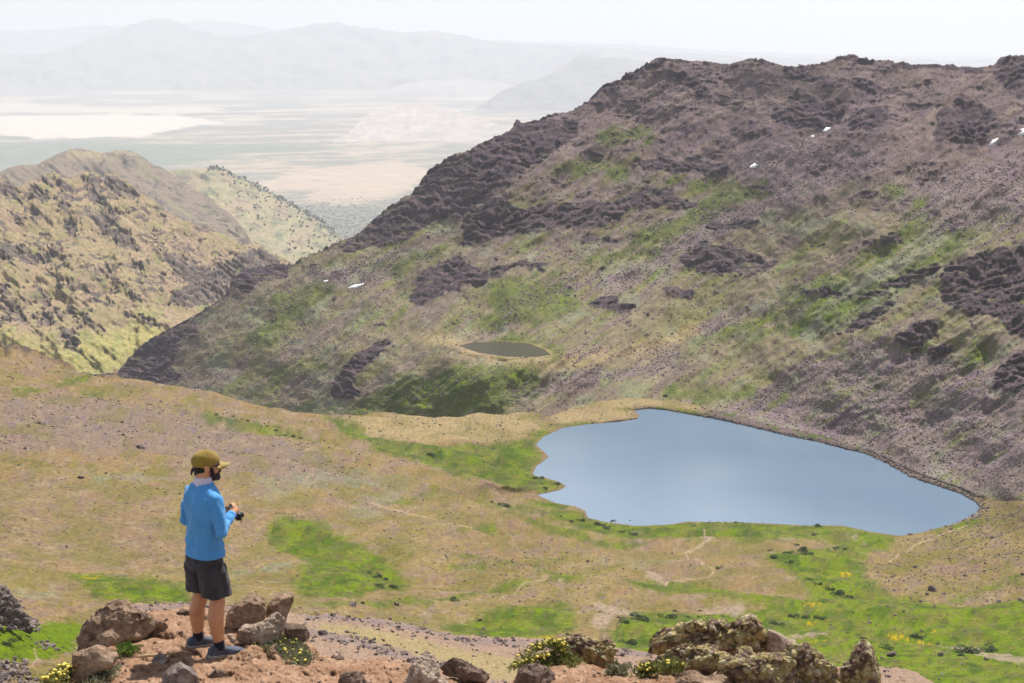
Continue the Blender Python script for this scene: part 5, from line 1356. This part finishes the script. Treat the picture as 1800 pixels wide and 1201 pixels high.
# the dry stick on the dirt
def tube(P, R, n=12):
    P = np.asarray(P, float); R = np.asarray(R, float)
    T = np.gradient(P, axis=0); T /= np.linalg.norm(T, axis=1)[:, None] + 1e-9
    ref = np.array((0.31, 0.17, 0.93)); V = []
    for p, r, t in zip(P, R, T):
        u = np.cross(t, ref); u /= np.linalg.norm(u); w = np.cross(t, u)
        a = np.linspace(0, 2 * np.pi, n, endpoint=False)[:, None]
        V.append(p + r * (np.cos(a) * u + np.sin(a) * w))
    m = len(P); V = np.concatenate(V + [P[:1], P[-1:]])
    Fc = []
    for i in range(m - 1):
        for j in range(n):
            a, b = i * n + j, i * n + (j + 1) % n
            Fc += [(a, b, b + n), (a, b + n, a + n)]
    for j in range(n):
        Fc += [(m * n, (j + 1) % n, j), (m * n + 1, (m - 1) * n + j, (m - 1) * n + (j + 1) % n)]
    return V, np.array(Fc)
m_stick, _nt, _b = new_mat("dry_stick"); _b.inputs["Base Color"].default_value = (0.42, 0.29, 0.15, 1); _b.inputs["Roughness"].default_value = 0.8
sp_ = [on(GF, x, y) + Vector((0, -0.02, 0.03)) for x, y in ((238,1159),(258,1157),(280,1156),(300,1153),(320,1151),(336,1150))]
V, Fc = tube([p[:] for p in sp_], [.008, .012, .013, .012, .010, .006], 8)
tag(mesh_obj("dry_stick", V, Fc, m_stick), "thin straw coloured dry stick lying on the dirt behind the man's heels", "stick")
#PERSON_BEGIN
# ------------------------------------------------------------------ the man
def ell(c, r, sub=3):
    V, Fc = ICO[sub]
    return V * np.array(r) + np.array(c), Fc
def loft(rings, n=28, p=2.4):
    """Level elliptical rings (z, half width, half depth, centre y, centre x) closed at both ends."""
    t = np.linspace(0, 2 * np.pi, n, endpoint=False); V = []
    cs, sn = np.cos(t), np.sin(t)
    for z, w, d, cy, cx in rings:
        V.append(np.c_[cx + w * np.sign(cs) * np.abs(cs) ** (2 / p), cy + d * np.sign(sn) * np.abs(sn) ** (2 / p), np.full(n, z)])
    m = len(rings); z0, zm = rings[0], rings[-1]
    V = np.concatenate(V + [np.array([[z0[4], z0[3], z0[0]], [zm[4], zm[3], zm[0]]])])
    Fc = []
    for i in range(m - 1):
        for j in range(n):
            a, b = i * n + j, i * n + (j + 1) % n
            Fc += [(a, b, b + n), (a, b + n, a + n)]
    for j in range(n):
        Fc += [(m * n, (j + 1) % n, j), (m * n + 1, (m - 1) * n + j, (m - 1) * n + (j + 1) % n)]
    return V, np.array(Fc)
def union(name, shapes, voxel, smooth_n, mat, parent, post=None):
    off = 0; VV, FF = [], []
    for V, Fc in shapes:
        VV.append(V); FF.append(np.asarray(Fc) + off); off += len(V)
    tmp = mesh_obj("tmp", np.concatenate(VV), np.concatenate(FF))
    md = tmp.modifiers.new("r", 'REMESH'); md.mode = 'VOXEL'; md.voxel_size = voxel
    ms = tmp.modifiers.new("s", 'SMOOTH'); ms.iterations = smooth_n; ms.factor = 0.5
    dg = bpy.context.evaluated_depsgraph_get()
    me = bpy.data.meshes.new_from_object(tmp.evaluated_get(dg))
    bpy.data.objects.remove(tmp)
    co = np.empty(len(me.vertices) * 3, np.float32); me.vertices.foreach_get("co", co); co = co.reshape(-1, 3).astype(float)
    if post is not None:
        nr = np.empty(len(me.vertices) * 3, np.float32); me.vertices.foreach_get("normal", nr); nr = nr.reshape(-1, 3)
        co = co + nr * post(co)[:, None]
        me.vertices.foreach_set("co", co.astype(np.float32).ravel())
    me.polygons.foreach_set("use_smooth", np.ones(len(me.polygons), bool))
    me.name = name; me.materials.clear(); me.materials.append(mat); me.update()
    o = bpy.data.objects.new(name, me); COL.objects.link(o); o.parent = parent
    return o
def cloth(name, col, weave=260.0, var=0.25, rough=0.85, bd=0.004):
    m, nt, b = new_mat(name)
    n = noise_node(nt, 9.0, 4, 0.6); w = noise_node(nt, weave, 2, 0.5)
    r = ramp(nt, n.outputs[0], [(0.3, tuple(x * (1 - var) for x in col)), (0.7, tuple(min(1, x * (1 + var * .6)) for x in col))])
    nt.links.new(r.outputs[0], b.inputs["Base Color"])
    b.inputs["Roughness"].default_value = rough; b.inputs["Specular IOR Level"].default_value = 0.2
    b.inputs["Sheen Weight"].default_value = 0.15
    bump(nt, b, w.outputs[0], 0.4, bd)
    return m
M_SKIN, _nt, _b = new_mat("skin")
_n = noise_node(_nt, 14.0, 4, 0.6); _r = ramp(_nt, _n.outputs[0], [(0.3, (0.46, 0.205, 0.095)), (0.7, (0.57, 0.28, 0.145))])
_nt.links.new(_r.outputs[0], _b.inputs["Base Color"]); _b.inputs["Roughness"].default_value = 0.5; _b.inputs["Subsurface Weight"].default_value = 0.08; _b.inputs["Subsurface Radius"].default_value = (0.01, 0.004, 0.002)
M_SHIRT = cloth("blue_knit", (0.075, 0.285, 0.60), var=0.12)
M_SHORTS = cloth("charcoal_cloth", (0.042, 0.038, 0.042), var=0.25)
M_SOCK = cloth("navy_sock", (0.012, 0.014, 0.03))
M_SHOE = cloth("slate_shoe", (0.075, 0.085, 0.115), 90, 0.5)
M_SOLE = cloth("grey_sole", (0.27, 0.25, 0.22), 60, 0.2)
M_CAP = cloth("olive_cap", (0.26, 0.175, 0.032), var=0.2)
M_BRIM = cloth("cap_brim", (0.34, 0.25, 0.075), var=0.15)
M_GAITER = cloth("lilac_gaiter", (0.62, 0.55, 0.68), var=0.2)
M_HAIR = cloth("dark_hair", (0.012, 0.008, 0.007), 180, 0.4, 0.6, 0.006)
M_BEARD = cloth("brown_beard", (0.028, 0.013, 0.009), 220, 0.4, 0.7, 0.006)
M_BLACK = cloth("black_gear", (0.012, 0.012, 0.014), 50, 0.2, 0.5)
M_LENS, _nt, _b = new_mat("dark_lens"); _b.inputs["Base Color"].default_value = (0.05, 0.025, 0.06, 1); _b.inputs["Roughness"].default_value = 0.12

foot = on(GF, 368, 1143)
FY = 13.9
a_, b_ = rays(362, 1143)
man = bpy.data.objects.new("person", None); COL.objects.link(man)
man.location = foot + Vector((0, 0, -0.015)); YAW = math.radians(47)
man.rotation_euler = (0, 0, -YAW)
MS = 1.80 / 1.80 * (foot.y / FY)
man.scale = (MS * 1.06, MS * 1.06, MS)
tag(man, "man in blue long sleeved top, charcoal shorts and olive cap standing on the dirt mound", "person")

# legs, arms, hands, neck and head: one continuous body
HX = np.array((0.0, 0.035, 1.640)); HY = math.radians(-28)       # head turned further to the right
def headP(p):
    p = np.atleast_2d(np.asarray(p, float)); c, s = math.cos(HY), math.sin(HY)
    R = np.array(((c, -s, 0), (s, c, 0), (0, 0, 1)))
    return p @ R.T + HX
def H(shape):
    return headP(shape[0]), shape[1]
parts = []
for s in (-1, 1):
    parts.append(tube([(s*.095,-.01,.92),(s*.105,.0,.75),(s*.115,.012,.53),(s*.121,.014,.49),(s*.130,-.008,.40),(s*.137,-.018,.34),(s*.146,-.012,.24),(s*.153,-.005,.13),(s*.155,.0,.06)],
                      [.040,.064,.066,.062,.064,.066,.055,.040,.042], 20))
parts.append(tube([(0,-.01,.90),(0,-.01,1.10),(0,-.01,1.30),(0,-.01,1.42)], [.085,.085,.09,.07], 20))
parts.append(tube([(0,-.025,1.38),(0,-.012,1.50),(0,.005,1.60)], [.07,.062,.062], 18))
ARM = {1: ((.185,-.01,1.40),(.262,-.03,1.115),(.10,.185,1.205)), -1: ((-.185,-.01,1.40),(-.235,-.04,1.120),(-.075,.185,1.175))}
for s in (-1, 1):
    sh, el, wr = ARM[s]
    parts.append(tube([np.array(sh) + (-s*.02, 0, -.04), el], [.036,.030], 14)); parts.append(tube([el, wr], [.032,.027], 14)); parts.append(ell(el, (.032,.032,.032)))
    d = np.array(wr) - np.array(el); d /= np.linalg.norm(d)
    up_ = np.array((0, 0, 1.0)); side = np.cross(d, up_); side /= np.linalg.norm(side); up_ = np.cross(side, d)
    w0 = np.array(wr)
    inw = -s * side if np.dot(-s * side, (-s, 0.3, 0)) > 0 else s * side
    palm = w0 + d * 0.05
    parts.append(tube([w0 - d * .01, w0 + d * .03, w0 + d * .075, w0 + d * .09], [.024,.033,.036,.026], 14))
    for k, L in enumerate((.038, .044, .041, .032)):            # knuckle row stacked from the top down, fingers curl inwards round the camera
        kb = w0 + d * .08 + up_ * (.030 - .019 * k)
        p1 = kb + d * L * .75 + inw * .012; p2 = p1 + d * L * .18 + inw * L * .65; p3 = p2 - d * L * .35 + inw * L * .35
        parts.append(tube([kb - d * .03, kb, p1, p2, p3], [.010,.0105,.0095,.0088,.0078], 10))
    tb = w0 + d * .03 + up_ * .018
    parts.append(tube([tb, tb + d * .03 + up_ * .026, tb + d * .055 + up_ * .028 + inw * .018, tb + d * .072 + up_ * .02 + inw * .032], [.014,.012,.0105,.009], 10))
parts += [H(ell((0,-.012,.03), (.077,.098,.098), 4)), H(ell((0,.034,-.045), (.058,.060,.078), 4)), H(ell((0,.072,-.098), (.028,.024,.022))), H(ell((0,.072,.022), (.052,.022,.016))),
          H(tube([(0,.090,.016),(0,.104,-.012),(0,.116,-.030),(0,.100,-.036)], [.009,.011,.013,.011], 10)), H(ell((-.013,.098,-.034), (.009,.011,.008), 2)), H(ell((.013,.098,-.034), (.009,.011,.008), 2)),
          H(ell((0,.086,-.058), (.024,.012,.006), 2)), H(ell((0,.085,-.069), (.021,.012,.007), 2)), H(ell((-.045,.058,-.018), (.024,.022,.02))), H(ell((.045,.058,-.018), (.024,.022,.02))),
          H(tube([(0,-.02,-.03),(0,-.03,-.12)], [.062,.06], 16))]
for s in (-1, 1):
    parts.append(H(ell((s*.080,-.008,-.012), (.010,.024,.033), 3))); parts.append(H(ell((s*.084,-.014,.004), (.008,.020,.016), 2)))
body = union("body", parts, 0.0055, 3, M_SKIN, man)

def folds(co):
    z = co[:, 2]; x, y = co[:, 0], co[:, 1]
    waist = smooth(1.12, 0.95, z) * smooth(.87, .93, z)
    f = np.sin(z * 75 + x * 22 + 3.0 * fbm3(co * 5, 2)) * 0.0050 * waist
    f += fbm3(co * np.array((7.0, 7.0, 3.2)) + 4, 3) * 0.024 * (0.3 + 0.7 * smooth(.87, .96, z))
    ap = np.exp(-((np.abs(x) - .19) / .06) ** 2 - ((z - 1.27) / .1) ** 2)
    f += np.sin(z * 70 + np.abs(x) * 110) * 0.004 * ap
    return f
shirt = [loft([(.868,.181,.135,-.008,0),(.90,.178,.131,-.008,0),(.95,.170,.121,-.006,0),(1.05,.166,.116,-.006,0),(1.15,.174,.120,-.01,0),(1.25,.188,.124,-.014,0),(1.34,.196,.120,-.018,0),(1.40,.190,.108,-.022,0),(1.44,.165,.09,-.024,0),(1.475,.115,.075,-.022,0),(1.50,.078,.068,-.018,0)], 36, 2.3)]
for s in (-1, 1):
    sh, el, wr = map(np.array, ARM[s])
    cuff = el + (wr - el) * 0.97
    shirt.append(tube([np.array((s*.10,-.02,1.405)), sh + (-s*.012,0,-.022), sh * .6 + el * .4, el], [.066,.064,.058,.052], 20))
    shirt.append(ell(el, (.053,.053,.053), 4))
    shirt.append(tube([el, el * .6 + wr * .4, cuff], [.053,.050,.038], 20))
union("shirt", shirt, 0.008, 5, M_SHIRT, man, folds)
sleeve_cuffs = [tube([np.array(ARM[s][1]) + (np.array(ARM[s][2]) - np.array(ARM[s][1])) * t for t in (.90, .95, 1.0)], [.040, .041, .039], 18) for s in (-1, 1)]
for V, Fc in sleeve_cuffs:
    mesh_obj("cuff", V, Fc, M_SHIRT, True, man)
def sfold(co):
    return fbm3(co * np.array((9.0, 9.0, 4.0)) + 8, 3) * 0.013 + np.sin(co[:, 2] * 60 + co[:, 0] * 40) * 0.002
shorts = [loft([(.76,.165,.125,-.012,0),(.84,.168,.124,-.014,0),(.89,.158,.114,-.01,0),(.94,.145,.10,-.008,0)], 32, 2.4)]
for s in (-1, 1):
    shorts.append(loft([(.535,.103,.112,.006,s*.118),(.56,.102,.112,.006,s*.117),(.64,.100,.114,.0,s*.107),(.74,.095,.118,-.006,s*.092),(.80,.088,.115,-.01,s*.085)], 24, 2.6))
sh_o = union("shorts", shorts, 0.008, 3, M_SHORTS, man, sfold)
for s in (-1, 1):
    V, Fc = tube([(s*.170,.045,.85),(s*.178,.03,.81),(s*.184,.0,.75)], [.005,.006,.004], 8)
    mesh_obj("pocket_edge", V, Fc, M_SHORTS, True, sh_o)
V, Fc = loft([(1.465,.082,.076,-.016,0),(1.49,.080,.074,-.014,0),(1.53,.072,.070,-.004,0),(1.548,.071,.070,0.0,0),(1.55,.060,.060,0.0,0)], 28, 2.0)
V[:, 2] += 0.004 * np.sin(np.arctan2(V[:, 1], V[:, 0]) * 5)
mesh_obj("neck_gaiter", V, Fc, M_GAITER, True, man)

def HO(name, shape, mat, parent=man):
    return mesh_obj(name, headP(shape[0]), shape[1], mat, True, parent)
union("hair", [H(ell((0,-.036,-.018), (.0795,.078,.078), 4)), H(ell((0,-.055,-.065), (.055,.05,.04), 3))], 0.006, 2, M_HAIR, man, lambda c: fbm3(c * 60, 3) * 0.004)
union("beard", [H(ell((0,.036,-.082), (.061,.062,.055), 4)), H(ell((0,.070,-.108), (.034,.034,.03), 3)), H(tube([(-.030,.092,-.056),(0,.104,-.047),(.030,.092,-.056)], [.009,.010,.009], 10)),
                H(tube([(-.072,.018,.0),(-.066,.032,-.04),(-.058,.04,-.08)], [.012,.016,.02], 10)), H(tube([(.072,.018,.0),(.066,.032,-.04),(.058,.04,-.08)], [.012,.016,.02], 10))], 0.006, 2, M_BEARD, man, lambda c: fbm3(c * 70, 3) * 0.004)
cap = bpy.data.objects.new("cap", None); COL.objects.link(cap); cap.parent = man
V, Fc = ell((0,-.012,.040), (.092,.114,.094), 5)
V = V.copy(); keep = V[:, 2] > -.010 + .30 * V[:, 1]
low = ~keep; V[low, 2] = -.010 + .30 * V[low, 1]
rr = np.hypot(V[:, 0] / .092, (V[:, 1] + .012) / .114); fl = low & (rr < 0.9)
V[:, 2] += np.where(keep, fbm3(V * 28, 3) * 0.004, 0)
seam = np.abs(np.sin(np.arctan2(V[:, 1] + .012, V[:, 0]) * 3)); V *= (1 - 0.012 * smooth(0.10, 0.0, seam) * keep)[:, None]
HO("crown", (V, Fc), M_CAP, cap)
u = np.linspace(-1, 1, 17); v = np.linspace(0, 1, 7); U_, V_ = np.meshgrid(u, v)
bx = U_ * .078 * (1 - .25 * V_ ** 2); by = .070 + .030 * np.sqrt(np.maximum(0, 1 - U_ ** 2)) + V_ * .078 * (1 - .45 * np.abs(U_) ** 2.2); bz = .028 - V_ * .022 - .028 * U_ ** 2
top_ = np.c_[bx.ravel(), by.ravel(), bz.ravel()]; fcs = grid_faces(7, 17)
nb = len(top_)
rim = [(i, i + 1, i + 1 + nb, i + nb) for i in range(6 * 17, 6 * 17 + 16)] + [(i * 17, (i + 1) * 17, (i + 1) * 17 + nb, i * 17 + nb) for i in range(6)] + [(i * 17 + 16, (i + 1) * 17 + 16, (i + 1) * 17 + 16 + nb, i * 17 + 16 + nb) for i in range(6)]
HO("brim", (np.r_[top_, top_ - (0, 0, .005)], np.concatenate([fcs, fcs[:, ::-1] + nb, np.array(rim)])), M_BRIM, cap)
HO("button", ell((0,-.012,.134), (.008,.008,.005), 2), M_CAP, cap)
HO("strap", tube([(0,-.112,-.022),(.003,-.120,-.040),(.004,-.124,-.058),(.003,-.125,-.078)], [.011,.010,.008,.005], 10), M_BLACK, cap)
gl = bpy.data.objects.new("sunglasses", None); COL.objects.link(gl); gl.parent = man
for s in (-1, 1):
    HO("lens", ell((s*.034,.088,.006), (.028,.012,.021), 3), M_LENS, gl)
    HO("temple", tube([(s*.060,.082,.012),(s*.076,.05,.012),(s*.082,.0,.010)], [.004,.0035,.003], 8), M_LENS, gl)
# shoes and socks
def shoe(s):
    cx, ya = s * .155, math.radians(-14 if s > 0 else -10)
    root = bpy.data.objects.new("shoe", None); COL.objects.link(root); root.parent = man; root.location = (cx, 0, 0); root.rotation_euler = (0, 0, ya)
    t = np.linspace(0, 2 * np.pi, 20, endpoint=False); cs, sn = np.cos(t), np.sin(t)
    def along(rows, q=2.6):
        V = [np.c_[x0 + w * np.sign(cs) * np.abs(cs) ** (2 / q), np.full(20, y), (z0 + z1) / 2 + (z1 - z0) / 2 * np.sign(sn) * np.abs(sn) ** (2 / q)] for y, w, z0, z1, x0 in rows]
        m = len(V); V = np.concatenate(V + [V[0].mean(0)[None], V[-1].mean(0)[None]]); Fc = []
        for i in range(m - 1):
            for j in range(20):
                a, b = i * 20 + j, i * 20 + (j + 1) % 20; Fc += [(a, b + 20, b), (a, a + 20, b + 20)]
        for j in range(20): Fc += [(m * 20, j, (j + 1) % 20), (m * 20 + 1, (m - 1) * 20 + (j + 1) % 20, (m - 1) * 20 + j)]
        return V, np.array(Fc)
    V, Fc = along([(-.098,.022,.028,.075,0),(-.09,.034,.022,.094,0),(-.06,.041,.02,.108,0),(-.01,.042,.02,.112,0),(.04,.043,.02,.098,0),(.09,.047,.02,.080,-s*.002),(.14,.049,.02,.068,-s*.004),(.175,.042,.02,.056,-s*.008),(.197,.026,.024,.044,-s*.01),(.203,.012,.028,.038,-s*.01)])
    V = V + (fbm3(V * 40, 2) * 0.002)[:, None]
    mesh_obj("upper", V, Fc, M_SHOE, True, root)
    V, Fc = along([(-.112,.020,.010,.040,0),(-.104,.036,.002,.046,0),(-.07,.044,.0,.042,0),(-.01,.041,.0,.036,0),(.05,.043,.0,.034,0),(.10,.049,.0,.032,0),(.15,.050,.0,.030,-s*.004),(.185,.042,.004,.032,-s*.008),(.205,.026,.012,.036,-s*.01),(.212,.010,.018,.034,-s*.01)], 4.0)
    mesh_obj("sole", V, Fc, M_SOLE, True, root)
    for k in range(5):
        y = .035 + .02 * k; z = .100 - .009 * k
        V, Fc = tube([(-.026, y - .004, z - .010), (0, y, z + .001), (.026, y + .004, z - .010)], [.0035] * 3, 6); mesh_obj("lace", V, Fc, M_SOLE, True, root)
    V, Fc = tube([(s*.1545,-.002,.075),(s*.1535,-.003,.12),(s*.151,-.006,.165),(s*.150,-.008,.185)], [.047,.044,.043,.045], 20)
    V[:, 2] += fbm3(V * 30, 2) * 0.003
    mesh_obj("sock", V, Fc, M_SOCK, True, man)
shoe(-1); shoe(1)
# the small camera in his hands
cb = bpy.data.objects.new("small_camera", None); COL.objects.link(cb)
loc = Vector((0.04, 0.275, 1.165)); cb.location = man.matrix_basis @ loc; cb.rotation_euler = (0, 0.2, -YAW); cb.scale = (.85, .85, .85)
tag(cb, "small black camera held in front of the man's chest with its strap hanging", "camera")
V, Fc = loft([(-.036,.050,.024,0,0),(-.032,.054,.027,0,0),(.030,.054,.027,0,0),(.036,.050,.023,0,0)], 24, 6.0); mesh_obj("camera_body", V, Fc, M_BLACK, True, cb)
V, Fc = tube([(.006,.02,-.002),(.006,.05,-.002),(.006,.062,-.002),(.006,.064,-.002)], [.030,.030,.028,.024], 20); mesh_obj("lens", V, Fc, M_BLACK, True, cb)
_t = np.linspace(0, 1, 14)
V, Fc = tube(np.c_[.052 + .030 * np.sin(_t * np.pi), .004 * _t, .02 - .075 * _t], np.full(14, .0045), 8); mesh_obj("strap", V, Fc, M_BLACK, True, cb)
#PERSON_END
# ------------------------------------------------------------------ haze
def build_haze():
    x0, x1, y0, y1, z0, z1 = -90000, 90000, -3000, 98000, VAL_Z - 40, 900
    v = [(x, y, z) for x in (x0, x1) for y in (y0, y1) for z in (z0, z1)]
    f = [(0, 1, 3, 2), (4, 6, 7, 5), (0, 4, 5, 1), (2, 3, 7, 6), (0, 2, 6, 4), (1, 5, 7, 3)]
    m = bpy.data.materials.new("haze"); m.use_nodes = True
    nt = m.node_tree; nt.nodes.clear()
    out = N(nt, "ShaderNodeOutputMaterial"); vol = N(nt, "ShaderNodeVolumePrincipled")
    vol.inputs["Color"].default_value = (0.79, 0.825, 0.895, 1)
    vol.inputs["Density"].default_value = 1 / 32000.0
    vol.inputs["Anisotropy"].default_value = 0.3
    nt.links.new(vol.outputs[0], out.inputs["Volume"])
    o = mesh_obj("haze", v, f, m, False)
    tag(o, kind="stuff")
build_haze()
